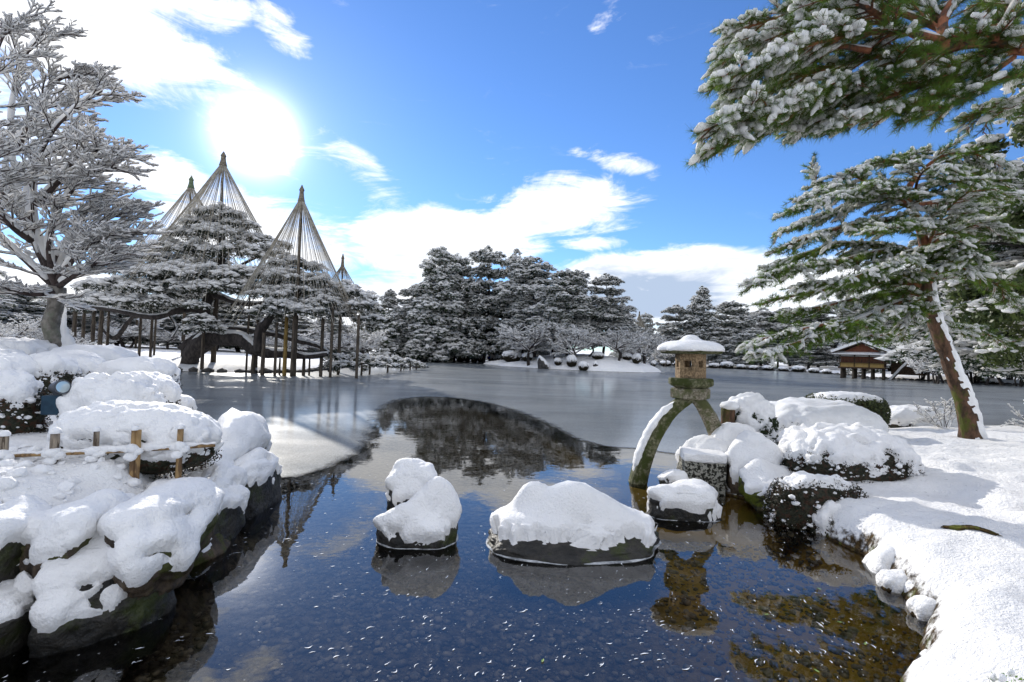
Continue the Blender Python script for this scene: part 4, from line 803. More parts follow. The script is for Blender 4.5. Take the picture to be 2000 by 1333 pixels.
for q in lm:
    K = len(q); rr = np.linspace(.10, .018, K); limb(tb2 := MB(), q, [.075, .04, .014], 8, 24, .05, False); out_main = (q, rr, 0)
    tb2.build('limb', TWIG, lt, True)
    qs = q[1:]; sq_ = resample(qs + np.array((0, 0, .05)), 30); V, F = tubes((sq_ + np.array((0, 0, .03)))[None], (np.linspace(.08, .045, 30) * (1 + .3 * vnoise(sq_ * 6, 3)))[None], 7, True); sn_.add(V, F)
    n = 15
    for i in range(n):
        t = .18 + .82 * (i + r_.uniform(0, 1)) / n; f = t * (K - 1); k = min(int(f), K - 2); s = q[k] + (q[k + 1] - q[k]) * (f - k); dd = unit(q[k + 1] - q[k]); dd = dd * np.array((1, 1, .55)) + np.array((.15, 0, 0))
        side = unit(np.cross(dd, (0, 0, 1)) + 1e-6) * (1 if i % 2 else -1)
        grow(r_, s, dd + side * r_.uniform(.3, .9) + np.array((.12, 0, r_.normal() * .16 + .04)), r_.uniform(.8, 1.25) * (1.15 - .5 * t), .017, 1, out, .42, .86, (0, 7, 5), .5, .06, 5, .10, .005)
out = [o for o in out if o[2] >= 1]
bk = MB(); branch_mesh(out, bk, sn_, r_, 6, 1.8, .0235, .05, .95, .04)
bk.build('branches', TWIG, lt, False); sn_.build('snow', SNOWB, lt, True)

def bare_tree(name, label, H, W, seed, loc, rz=0, group=None, kids=(6, 6, 4), sw=.055, stems=1, upb=.10, flat=.45):
    r_ = np.random.default_rng(seed); root = thing(name, label, 'snowy bare tree', loc, rz, group); tr, bk, sn = MB(), MB(), MB(); out = []
    lean = r_.normal(size=2) * .1
    for sidx in range(stems):
        o_ = np.array((r_.normal() * .15 * (stems > 1), r_.normal() * .15 * (stems > 1), 0)); top = np.array((lean[0] * H * .4, lean[1] * H * .4, H * .38)) + o_ * 3; limb(tr, [o_ - np.array((0, 0, .3)), o_ + top * .5 + np.array((.06 * H, 0, 0)) * r_.normal(), top], [H * .035, H * .026, H * .02], 7, 10)
        nl = 8 if stems == 1 else 4
        for i in range(nl):
            a = i * 6.283 / nl + r_.uniform(-.3, .3); t = r_.uniform(.55, 1); d = np.array((math.cos(a), math.sin(a), r_.uniform(.15, .75)))
            grow(r_, o_ + (top - o_) * t, d, W * .5 * r_.uniform(.75, 1.1), H * .014, 0, out, .6, flat, kids, .52, upb, 5, .14, .014)
    branch_mesh(out, bk, sn, r_, 5, 1.5, sw, .16, .8, .05)
    tr.build('trunk', BARK, root, True); bk.build('branches', TWIG, root); sn.build('snow', SNOWB, root, False)
    return root
CH = [bare_tree('snowy_cherry_tree', 'x', 6, 8, 200 + k, (0, 0, 0)) for k in range(3)]
BU = [bare_tree('snowy_thicket_shrub', 'x', 3, 5, 210 + k, (0, 0, 0), kids=(5, 5, 3), stems=4, sw=.06, upb=.15) for k in range(2)]
for q in BU: q['category'] = 'snowy shrub'
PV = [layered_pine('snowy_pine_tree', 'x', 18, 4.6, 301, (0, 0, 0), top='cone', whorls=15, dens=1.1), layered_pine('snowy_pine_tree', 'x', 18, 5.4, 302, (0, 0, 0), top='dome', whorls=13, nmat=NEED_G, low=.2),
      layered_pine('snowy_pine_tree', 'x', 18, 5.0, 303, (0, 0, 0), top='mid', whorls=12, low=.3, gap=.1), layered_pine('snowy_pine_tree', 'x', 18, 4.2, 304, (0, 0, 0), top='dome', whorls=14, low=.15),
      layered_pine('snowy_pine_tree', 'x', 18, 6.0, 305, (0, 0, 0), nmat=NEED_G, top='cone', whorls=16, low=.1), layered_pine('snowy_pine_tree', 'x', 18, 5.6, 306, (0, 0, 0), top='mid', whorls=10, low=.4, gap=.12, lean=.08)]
used = set()
def put(proto, label, x, y, zb, H0, H, W0, W, rz, group=None):
    sx, sz = W / W0, H / H0
    if id(proto) not in used: used.add(id(proto)); proto.location = (x, y, zb); proto.rotation_euler = (0, 0, rz); proto.scale = (sx, sx, sz); proto['label'] = label; r = proto
    else: r = dup(proto, (x, y, zb), rz, label, None, (sx, sx, sz))
    if group: r['group'] = group
    return r
WPV = [9.6, 11.2, 10.6, 9., 12.4, 11.8]
def pine_px(v, label, px, ytop, D, wpx, base=None, group=None, rz=None):
    top = P(px, ytop, D); zb = (iz(top.x, D) if (ISLE[:, 0].min() < top.x < ISLE[:, 0].max() and 80 < D < 112 and iz(top.x, D) > 0) else gz(top.x, D)) if base is None else base
    return put(PV[v], label, top.x, D, zb - .1, 18, top.z - zb, WPV[v], wpx * D / 1000, rng.uniform(0, 6.28) if rz is None else rz, group)
GI = 'snowy pines on the wooded point in the middle'
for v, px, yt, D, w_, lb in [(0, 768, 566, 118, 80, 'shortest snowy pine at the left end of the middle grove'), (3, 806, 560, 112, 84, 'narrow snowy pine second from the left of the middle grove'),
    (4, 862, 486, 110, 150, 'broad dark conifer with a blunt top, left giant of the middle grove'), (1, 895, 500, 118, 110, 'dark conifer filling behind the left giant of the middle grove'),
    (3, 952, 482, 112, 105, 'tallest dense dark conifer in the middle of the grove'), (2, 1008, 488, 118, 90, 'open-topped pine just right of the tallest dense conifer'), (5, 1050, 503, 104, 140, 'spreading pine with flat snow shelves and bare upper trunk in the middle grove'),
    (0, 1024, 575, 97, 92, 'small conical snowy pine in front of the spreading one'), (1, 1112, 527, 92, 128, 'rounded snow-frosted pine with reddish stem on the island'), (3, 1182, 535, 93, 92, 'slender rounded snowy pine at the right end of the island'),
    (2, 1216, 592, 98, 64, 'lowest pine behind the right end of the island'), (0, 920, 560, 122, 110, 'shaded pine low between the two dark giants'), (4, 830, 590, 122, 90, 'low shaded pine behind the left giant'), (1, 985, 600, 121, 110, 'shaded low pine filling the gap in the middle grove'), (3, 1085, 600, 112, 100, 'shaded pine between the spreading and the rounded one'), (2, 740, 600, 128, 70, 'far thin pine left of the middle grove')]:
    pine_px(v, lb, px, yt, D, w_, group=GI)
GR = 'snowy pines along the right far shore'
for v, px, yt, D, w_, lb in [(3, 1322, 596, 176, 84, 'cone-shaped snowy pine left of the tallest far-shore pine'), (0, 1376, 560, 172, 82, 'tallest tiered pine on the far shore above the lantern'), (1, 1432, 590, 176, 96, 'round-headed snowy pine right of the tallest tiered one'),
    (4, 1300, 640, 178, 70, 'low pine at the left end of the far shore row'), (1, 1455, 650, 160, 70, 'low dark-stemmed pine in front of the far row'), (2, 1488, 602, 182, 110, 'far pine behind the low snowy branch, left one'), (5, 1545, 600, 182, 120, 'far pine behind the low snowy branch, middle one'), (3, 1600, 596, 178, 100, 'far pine behind the low snowy branch, right one'),
    (0, 1660, 590, 165, 110, 'far pine behind the tea house roof, left'), (4, 1740, 580, 140, 150, 'large pine behind the tea house roof, right'), (1, 1408, 640, 168, 80, 'bushy pine under the tallest tiered one, right side'), (2, 1350, 645, 174, 80, 'bushy pine under the tallest tiered one, left side'), (1, 1262, 612, 190, 44, 'far little pine beside the distant rope cone'), (3, 1225, 640, 190, 50, 'far little pine left of the distant rope cone'),
    (1, 1520, 650, 158, 90, 'low bushy pine over the far shore fence'), (3, 1580, 650, 150, 80, 'low bushy pine left of the tea house')]:
    pine_px(v, lb, px, yt, D, w_, group=GR)
GB = 'dark snowy trees at the right edge'
for v, px, yt, D, w_, lb in [(1, 2105, 285, 18, 480, 'high snowy pine leaning into the right picture edge'), (4, 1880, 430, 92, 190, 'tall shaded pine behind the leaning pine trunk'), (2, 1975, 400, 90, 220, 'tall shaded pine at the right edge on the far bank'), (5, 1810, 520, 100, 170, 'distant pine seen right above the tea house'), (3, 1915, 520, 88, 170, 'distant dark pine right of the tea house'), (0, 2050, 440, 86, 220, 'distant dark pine cut by the right picture edge')]:
    pine_px(v, lb, px, yt, D, w_, group=GB)
GL = 'snowy pines behind the roped pine'
for v, px, yt, D, w_, lb in [(1, 20, 560, 62, 150, 'dark snowy pine behind the left bare tree'), (4, -60, 500, 55, 200, 'snowy pine at the extreme left behind the bare tree'), (2, 150, 575, 70, 150, 'snowy pine between the bare tree and the props'), (3, 235, 540, 75, 120, 'snowy pine at the left flank of the roped pine'), (0, 300, 600, 82, 140, 'low snowy pine seen under the roped pine, left'), (1, 380, 590, 84, 150, 'low snowy pine seen under the roped pine, middle left'),
    (3, 470, 600, 84, 150, 'low snowy pine seen under the roped pine, centre'), (2, 560, 610, 86, 140, 'low snowy pine seen under the roped pine, middle right'), (4, 640, 620, 90, 140, 'low snowy pine seen under the roped pine, right'), (0, 85, 600, 80, 130, 'far snowy pine left of the grey trunk')]:
    pine_px(v, lb, px, yt, D, w_, group=GL)
def ch_px(pool, v, label, px, ytop, D, wpx, H0, W0, group=None):
    top = P(px, ytop, D); zi = iz(top.x, D) if (-8 < top.x < 28 and 78 < D < 117) else -1; zb = zi if zi > 0 else max(gz(top.x, D), .05)
    return put(pool[v], label, top.x, D, zb, H0, max(top.z - zb, .6), W0, wpx * D / 1000, rng.uniform(0, 6.28), group)
GC = 'snow-laden cherry trees'
for v, px, yt, D, w_, lb in [(0, 1035, 628, 88, 150, 'bare snow-laden tree leaning over the rocks at the left of the island'), (1, 1115, 636, 83, 110, 'bare snow-laden tree with a forked dark stem on the island front'), (2, 1210, 640, 84, 120, 'bare snow-laden tree on the right island slope'), (0, 1262, 648, 90, 110, 'bare snow-laden tree at the right tip of the island'), (1, 1150, 645, 88, 100, 'bare snow-laden tree behind the two island front trees'), (2, 1085, 640, 90, 90, 'bare snow-laden tree half hidden in the island centre'), (1, 1300, 672, 150, 60, 'small white tree on the shore left of the lantern roof')]:
    ch_px(CH, v, lb, px, yt, D, w_, 5.6, 8.5, GC)
GT = 'snowy thickets on the far banks'
k_ = 0
for px, yt, D, w_ in [(1815, 640, 84, 110), (1850, 655, 78, 130), (1905, 630, 82, 140), (1965, 640, 76, 140), (2030, 620, 76, 160), (1830, 690, 74, 110), (1925, 690, 76, 110), (1990, 700, 74, 90), (1800, 672, 90, 70)]:
    ch_px(BU if k_ % 3 else CH, k_ % 2, ['snowy thicket right of the tea house, nearest to it', 'wide snowy thicket behind the pine trunk', 'tall snowy thicket right of the pine trunk', 'snowy thicket further right of the pine trunk', 'snowy thicket at the right picture edge', 'low snowy shrub over the right shore bank', 'low snowy shrub beyond the pine trunk foot', 'low snowy shrub at the right edge shore', 'small snowy shrub between the slanting pole and the thicket'][k_], px, yt, D, w_, 2.9 if k_ % 3 else 5.6, 5.5 if k_ % 3 else 8.5, GT); k_ += 1
k_ = 0
for px, yt, D, w_ in [(10, 610, 30, 160), (70, 640, 34, 120), (180, 640, 62, 160), (250, 620, 72, 150), (330, 640, 74, 120), (420, 640, 76, 130), (500, 650, 78, 120), (590, 655, 80, 130), (660, 640, 84, 120), (715, 650, 88, 90), (40, 660, 40, 120)]:
    ch_px(BU if k_ % 2 else CH, k_ % 2, 'snow-covered thicket behind the roped pine, ' + ['at the far left edge', 'left of the grey trunk', 'just right of the grey trunk', 'between two groups of props', 'left of the dark lying trunk', 'above the dark lying trunk', 'behind the middle props', 'behind the two yellow poles', 'behind the right props', 'at its right end', 'low beside the grey trunk'][k_], px, yt, D, w_, 2.9 if k_ % 2 else 5.6, 5.5 if k_ % 2 else 8.5, GT); k_ += 1
# small round shrubs on the far banks
rs = None; GS = 'round clipped shrubs along the far banks'
def far_shrub(label, px, ytop, D, wpx, hpx, zb=None):
    global rs
    top = P(px, ytop, D)
    if zb is None: zi = iz(top.x, D) if (-8 < top.x < 28 and 78 < D < 117) else -1; zb = zi if zi > 0 else max(gz(top.x, D), 0)
    h = hpx * D / 1000; wd = wpx * D / 1000
    if rs is None:
        rs = shrub(label, 990, 1010, 680, 700, 100, .9, 400, .35, bare=.35, lump=.22, lscale=1.9, leafn=900, lsize=.13, sub=5, thr=-.1, name='round_shrub', group=GS, sq=2.1); rs['w'] = 2.0
        for c in rs.children: pass
    r = dup(rs, (top.x, D, zb + h * .42), rng.uniform(0, 6.28), label, GS, (wd / 2, wd / 2, h / 2)); return r
for i, (px, yt, w_, h_, D) in enumerate([(820, 685, 24, 18, 124), (838, 688, 15, 14, 124), (879, 680, 24, 22, 126), (900, 684, 20, 20, 126), (913, 684, 14, 16, 128), (927, 688, 16, 16, 127), (940, 684, 17, 16, 128), (966, 681, 22, 19, 126), (860, 690, 12, 10, 127), (1000, 688, 40, 22, 95), (1117, 696, 21, 22, 82.5), (1140, 708, 20, 18, 81), (1243, 708, 18, 19, 84.5), (1276, 716, 11, 12, 88), (1030, 690, 22, 16, 92), (1090, 696, 16, 14, 84), (1168, 697, 24, 14, 85), (1225, 700, 20, 14, 87)]):
    far_shrub(['pale shrub dome first in the row on the middle bank', 'small pale shrub second in the row on the middle bank', 'largest dark round shrub in the row on the middle bank', 'dark round shrub right of the largest in the row', 'half hidden shrub in the middle of the row', 'small dark shrub low in the row', 'shrub right of the small dark one in the row', 'round shrub last in the row beside the blue person', 'tiny shrub between the pale and the dark ones', 'wide low shrub at the left tip of the island', 'round dark shrub on the island front', 'round dark shrub lowest at the island waterline', 'round shrub at the right foot of the island', 'tiny shrub at the right tip of the island', 'low shrub left of the dark island rock', 'small shrub right of the dark island rock', 'flat shrub in the middle of the island slope', 'flat shrub under the right island tree'][i], px, yt, D, w_, h_)
for i, (px, yt, w_, h_, D) in enumerate([(1300, 700, 20, 12, 165), (1330, 698, 26, 12, 165), (1395, 700, 22, 10, 160), (1420, 698, 26, 14, 158), (1448, 702, 18, 10, 155), (1472, 706, 18, 9, 150), (1500, 706, 22, 10, 148), (1530, 706, 18, 9, 145), (1560, 708, 26, 12, 138), (1590, 710, 20, 10, 130), (1615, 712, 18, 9, 124), (1860, 728, 20, 12, 82), (1940, 730, 24, 12, 80)]):
    far_shrub('low dark shrub on the right far bank, ' + ['first left of the lantern roof', 'just left of the lantern chamber', 'just right of the lantern chamber', 'widest one right of the lantern', 'third right of the lantern', 'fourth right of the lantern', 'under the low snowy branch', 'right of the low snowy branch tip', 'widest before the tea house', 'second from the tea house', 'nearest to the tea house', 'left one beyond the pine trunk', 'right one beyond the pine trunk'][i], px, yt, D, w_, h_)
C_rs = rs
for c in list(rs.children): bpy.data.objects.remove(c)
bpy.data.objects.remove(rs)
ir = rock('island_rock', 'upright dark rock with a white snow cap on the island front', (P(1060, 700, 84).x, 84, iz(P(1060, 700, 84).x, 84) + .9), (2.1, 1.5, 3.0), 501, .3, 4, STONEW, .45)
sl_ = rock('island_rock', 'small dark standing stone at the island waterline', (P(1163, 715, 81).x, 81, .7), (.8, .6, 1.6), 502, .1, 3, STONEW, .5)
# far woods closing the view behind the banks
pads = []; r_ = np.random.default_rng(99)
def wood(x0, x1, D0, D1, h0, h1, n):
    for _ in range(n):
        D = r_.uniform(D0, D1); x = (r_.uniform(x0, x1) - 1000) / 1000 * D; hh = r_.uniform(h0, h1); zb = gz(x, D); k = max(3, int(hh / 1.5))
        for j in range(k): t = j / k; w_ = (1.15 - t) * hh * .2 + .5; pads.append((x + r_.normal() * w_ * .35, D + r_.normal() * w_ * .35, zb + .8 + hh * t, w_, w_, w_ * .5))
wood(-150, 760, 96, 122, 6, 11, 95); wood(760, 1000, 140, 150, 7, 12, 22); wood(1200, 2100, 192, 225, 10, 17, 70); wood(1650, 2100, 118, 140, 8, 14, 26)
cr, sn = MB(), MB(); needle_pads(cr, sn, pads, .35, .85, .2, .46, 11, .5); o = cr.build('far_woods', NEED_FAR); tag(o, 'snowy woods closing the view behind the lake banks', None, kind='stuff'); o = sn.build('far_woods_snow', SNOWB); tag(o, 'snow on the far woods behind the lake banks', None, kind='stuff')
# stone edging along the far waterline
eg = MB(); q = LAKE[14:42]; cen = []; 
for a, b in zip(q[:-1], q[1:]):
    L_ = np.hypot(*(b - a)); n = int(L_ / 1.0); 
    for t in np.linspace(0, 1, n, endpoint=False): cen.append((*(a + (b - a) * t + rng.normal(0, .08, 2)), .1))
cen = np.array(cen); V, F = blobs(cen, np.stack([rng.uniform(.4, .65, len(cen)), rng.uniform(.35, .5, len(cen)), rng.uniform(.15, .32, len(cen))], 1), 1, .15)
tag(eg.add(V, F).build('shore_stones', STONEW), 'dark stones edging the far shore at the waterline', None, kind='stuff')

# ------------------------------------------------------------------ great roped pine on props
kp = thing('roped_pine_tree', 'huge spreading old pine with dark lying trunk under rope cones', 'pine tree')
tr, cr, sn = MB(), MB(), MB()
def W(x, y, Y): return P(x, y, Y)
kl = [([(368, 716), (374, 696), (392, 674), (414, 662), (440, 662), (471, 664), (497, 682), (520, 690), (560, 692), (600, 697), (640, 692)], [43, 42, 41, 40, 39], [.62, .72, .7, .58, .5, .45, .35, .25, .15]),
    ([(362, 690), (380, 672), (402, 650), (398, 610), (412, 575), (430, 540), (437, 480), (432, 430)], [43, 44, 45], [.8, .6, .5, .45, .35, .25, .15, .08]),
    ([(507, 688), (505, 660), (512, 640), (535, 615), (570, 590), (600, 560)], [40, 40, 39], [.4, .38, .4, .2, .12, .07]), ([(418, 576), (440, 584), (464, 592), (507, 594), (545, 580)], [44, 42], [.3, .22, .2, .1]),
    ([(402, 606), (370, 604), (345, 607), (320, 617), (292, 620), (250, 612), (200, 603), (140, 600)], [44, 42, 41, 41], [.35, .28, .22, .2, .18, .12]), ([(405, 640), (450, 642), (497, 647), (540, 655), (580, 666), (620, 676), (645, 690)], [44, 41, 40], [.25, .22, .2, .2, .15, .08]),
    ([(345, 607), (335, 580), (300, 560), (270, 556)], [43, 43], [.2, .15, .1, .06]), ([(430, 560), (470, 520), (510, 500)], [45, 44], [.2, .12, .07]), ([(430, 560), (380, 540), (330, 520)], [45, 45], [.2, .12, .07]),
    ([(600, 590), (640, 600), (660, 616), (700, 618)], [40, 40], [.1, .12, .1, .06]), ([(200, 640), (225, 660), (250, 630), (270, 610)], [46, 44], [.2, .22, .18, .1]), ([(464, 592), (480, 610), (500, 620)], [43, 42], [.12, .1, .06]), ([(330, 615), (345, 640), (335, 660)], [43, 42], [.12, .1, .06]), ([(660, 616), (668, 590), (690, 575)], [41, 41], [.1, .08, .04])]
for pts, ys, rd in kl:
    q = [W(x, y, yy) for (x, y), yy in zip(pts, np.interp(np.linspace(0, 1, len(pts)), np.linspace(0, 1, len(ys)), ys))]; pq, rq = limb(tr, q, rd, 10, 40, .12)
    V, F = tubes((pq + np.stack([pq[:, 0] * 0, pq[:, 1] * 0, rq * .72], 1))[None], (rq * .62 + .02)[None], 7, True)
    if len(pts) < 30: sn.add(V + .03 * np.stack([fbm(V * 3, 2, k) for k in range(3)], 1), F)
tr.build('trunk', BARK, kp, True)
r_ = np.random.default_rng(77); pads = []
def padpx(x, y, Y, w_, rz=None): q = P(x, y, Y); r = w_ * Y / 2000; pads.append((q.x, q.y, q.z, r, r * r_.uniform(.7, 1.), rz or max(.35, r * .32)))
for x, y, Y, w_ in [(430, 418, 45, 90), (395, 436, 45.5, 80), (468, 440, 45, 80), (360, 456, 45, 80), (430, 455, 44, 110), (500, 468, 45, 80), (335, 482, 45, 90), (395, 488, 44, 100), (460, 490, 43.5, 110), (520, 492, 44, 80), (310, 505, 45, 90), (545, 478, 45, 50),
    (262, 528, 44, 90), (310, 535, 42, 110), (365, 530, 42.5, 110), (420, 535, 42, 110), (480, 538, 41.5, 110), (530, 532, 43, 90), (240, 556, 43, 90), (290, 562, 41, 100), (350, 560, 41.5, 100), (410, 562, 41, 90), (455, 560, 40.5, 90), (500, 565, 41, 80), (215, 585, 42, 80), (262, 590, 41, 80), (315, 588, 40.5, 60),
    (565, 512, 40.5, 70), (595, 520, 40.5, 70), (560, 540, 39.5, 90), (610, 548, 40, 90), (580, 572, 39, 110), (530, 575, 39.2, 80), (625, 590, 39, 80), (560, 598, 38.5, 100), (520, 608, 38.6, 60), (605, 606, 38.6, 90), (640, 575, 40, 60),
    (665, 562, 41, 70), (690, 575, 41, 80), (650, 590, 40.5, 60), (705, 598, 40.5, 80), (680, 608, 40.5, 70), (720, 622, 40.5, 60), (730, 638, 40.8, 36), (190, 560, 46, 90), (170, 600, 45, 80), (385, 596, 40, 50), (395, 625, 39.5, 60), (410, 640, 39.5, 46), (372, 645, 39.6, 40), (300, 600, 46, 60)]:
    padpx(x, y, Y, w_)
for _ in range(34):
    x = r_.uniform(200, 700); t = (x - 440) / 280; yt = 500 + 90 * abs(t) ** 1.3; padpx(x, r_.uniform(yt, 600), r_.uniform(42, 54), r_.uniform(50, 90))
needle_pads(cr, sn, pads, 1.4, .30, .05, .22, 9, 1.5)
cr.build('crown', NEED_OLD, kp); sn.build('snow', SNOWB, kp, False)
low = thing('low_spreading_pine', 'low snowy pine shelf on short posts reaching out over the ice', 'pine tree'); cr, sn, tr = MB(), MB(), MB(); pads = []
for x, y, Y, w_ in [(655, 700, 42, 60), (690, 698, 43, 60), (672, 712, 41, 50), (718, 702, 45, 46), (740, 700, 48, 40), (735, 712, 44, 36), (765, 702, 52, 40), (790, 706, 56, 36), (812, 712, 60, 30), (760, 712, 50, 34), (640, 716, 41, 40), (700, 718, 43, 30), (825, 716, 62, 18), (780, 714, 55, 26)]: padpx(x, y, Y, w_)
needle_pads(cr, sn, pads, 1.2, .28, .05, .2, 10, 1.2); limb(tr, [P(640, 725, 43), P(690, 712, 44), P(750, 710, 50), P(825, 718, 61)], [.12, .1, .08, .04], 6, 20); tr.build('trunk', BARK, low, True); cr.build('crown', NEED_OLD, low); sn.build('snow', SNOWB, low, False)
for i, (x, D) in enumerate([(706, 43), (722, 45), (757, 50), (783, 55), (801, 58), (813, 61)]):
    a = P(x, 708, D); m_ = MB(); limb(m_, [(a.x, D, -.3), (a.x + .05, D, .4), (a.x, D, a.z)], [.09] * 2, 6, 4); m_.build('short_post', POST, low)
for i, (x0, x1, Y, wd, y0, col) in enumerate([(147, 147, 46, 8, 609, 0), (165, 163, 45, 6, 605, 0), (184, 181, 45, 7, 605, 0), (199, 198, 44, 8, 605, 0), (213, 212, 45, 5, 608, 0), (276, 275, 47, 5, 610, 0), (299, 297, 48, 5, 590, 0), (305, 303, 52, 4, 612, 0), (398, 397, 41, 7, 645, 2), (420, 418, 45, 6, 590, 0), (488, 485, 42, 4, 572, 0),
    (496, 495, 40.5, 9, 690, 0), (504, 502, 43, 6, 625, 0), (516, 513, 38.8, 8, 650, 2), (541, 538, 38.6, 6, 630, 2), (560, 556, 38.5, 8, 620, 1), (575, 573, 38.4, 7, 612, 2), (594, 593, 40, 7, 700, 0), (631, 627, 39.5, 7, 622, 2), (651, 648, 38.6, 6, 590, 2), (665, 664, 47, 7, 620, 2), (701, 698, 38.6, 6, 616, 2), (547, 550, 40, 4, 700, 0), (605, 610, 40.5, 4, 700, 0), (85, 84, 48, 5, 640, 0), (45, 44, 50, 5, 640, 0)]):
    a = P(x0, y0, Y); zb = max(gz(a.x, Y), -.1); m_ = MB(); off = (x1 - x0) * Y / 1000 + .028 * (a.z - zb); r_p = wd * Y / 2000; limb(m_, [(a.x, Y, a.z), (a.x + off * 0, Y, (a.z + zb) / 2), (a.x, Y, zb - .3)], [r_p * .85, r_p, r_p], 8, 6, .04)
    o = m_.build('prop_post', [POST, POSTY, POST][col], smooth=True)
    tag(o, 'wooden prop under the roped pine, ' + ['leftmost of the close left cluster', 'second of the left cluster', 'third of the left cluster', 'thickest of the left cluster', 'thin right one of the left cluster', 'thin one left of the lying trunk', 'tall thin one left of the lying trunk', 'faint far one left of the lying trunk', 'light one before the root of the lying trunk', 'slim one behind the lying trunk bend', 'tall thin dark one behind the lying trunk', 'short stub carrying the lying trunk', 'dark one behind the short stub', 'light one in front of the upturned stump limb', 'slim one left of the yellow pole', 'yellow bamboo-coloured pole', 'light one close to the second cone pole', 'short stout one right of the yellow pole', 'one at the right end of the lying trunk', 'left tall one under the right crown', 'far light one under the right crown', 'rightmost tall one at the ice', 'slanted short strut left of the yellow pole', 'slanted short strut right of the yellow pole', 'lone one near the grey tree trunk', 'lone one at the left picture edge'][i], 'wooden prop', 'wooden props under the roped pine')

# ------------------------------------------------------------------ rope cones (yukitsuri)
def cone(label, px, py, D, zb, drop, slope, n, straw, rw, seed, pr=.12, dmin=.72):
    r_ = np.random.default_rng(seed); a = P(px, py, D); root = thing('rope_cone', label, 'rope cone', (a.x, D, zb)); H = a.z - zb
    m_ = MB(); limb(m_, [(0, 0, -.4), (0, 0, H * .5), (0, 0, H - .1)], [pr * 1.3, pr, pr * .6], 8, 8, .02); m_.build('pole', POST, root, True)
    m_ = MB(); lathe(m_, [(.05 * H / 16, H - 1.5), (.30 * H / 16, H - 1.25), (.20 * H / 16, H - .8), (.17 * H / 16, H - .45), (.22 * H / 16, H - .35), (.10 * H / 16, H - .1), (.03, H + .05)], 9); m_.build('straw_cap', straw, root)
    if straw is STRAW: V, F = ico(2); MB().add(V * np.array((.12, .12, .09)) + np.array((0, 0, H + .06)), F).build('snow', SNOW, root, True)
    hh = H - .9
    for i in range(n):
        an = i * 6.283 / n + r_.uniform(-.03, .03); dz = drop * r_.uniform(dmin, 1.0); rr = slope * dz; e = np.array((rr * math.cos(an), rr * math.sin(an), hh - dz)); s = np.array((.06 * math.cos(an), .06 * math.sin(an), hh))
        mid = s + (e - s) * np.array([.25, .5, .75])[:, None] - np.array((0, 0, 1)) * (np.array([.75, 1, .75]) * .012 * dz)[:, None]; V, F = tubes([[s, *mid, e]], [[rw] * 5], 3)
        MB().add(V, F).build('rope', ROPE if r_.random() < .75 else ROPED, root)
    return root
cone('tallest rope cone over the crown of the great pine', 437, 297, 45, 1.0, 13.2, .58, 120, STRAWB, .02, 1, .15)
cone('second rope cone rising from the yellow poles at the ice', 590, 363, 39, -.1, 10.4, .50, 110, STRAWB, .018, 2, .14)
cone('green-capped rope cone half hidden left of the tallest one', 374, 345, 53, 1.0, 12.5, .60, 70, STRAW, .022, 3, .14)
cone('small rope cone over the right crown of the great pine', 670, 497, 43, -.1, 5.0, .64, 54, STRAWB, .015, 4, .09, .55)
cone('small dark rope cone tip between the bare tree and the green-capped cone', 277, 448, 72, 1.2, 8, .5, 34, STRAWB, .022, 5, .12)
cone('distant pale rope cone between the island and the far shore pines', 1249, 608, 150, 1.0, 10.5, .42, 60, STRAWB, .05, 6, .2, .9)

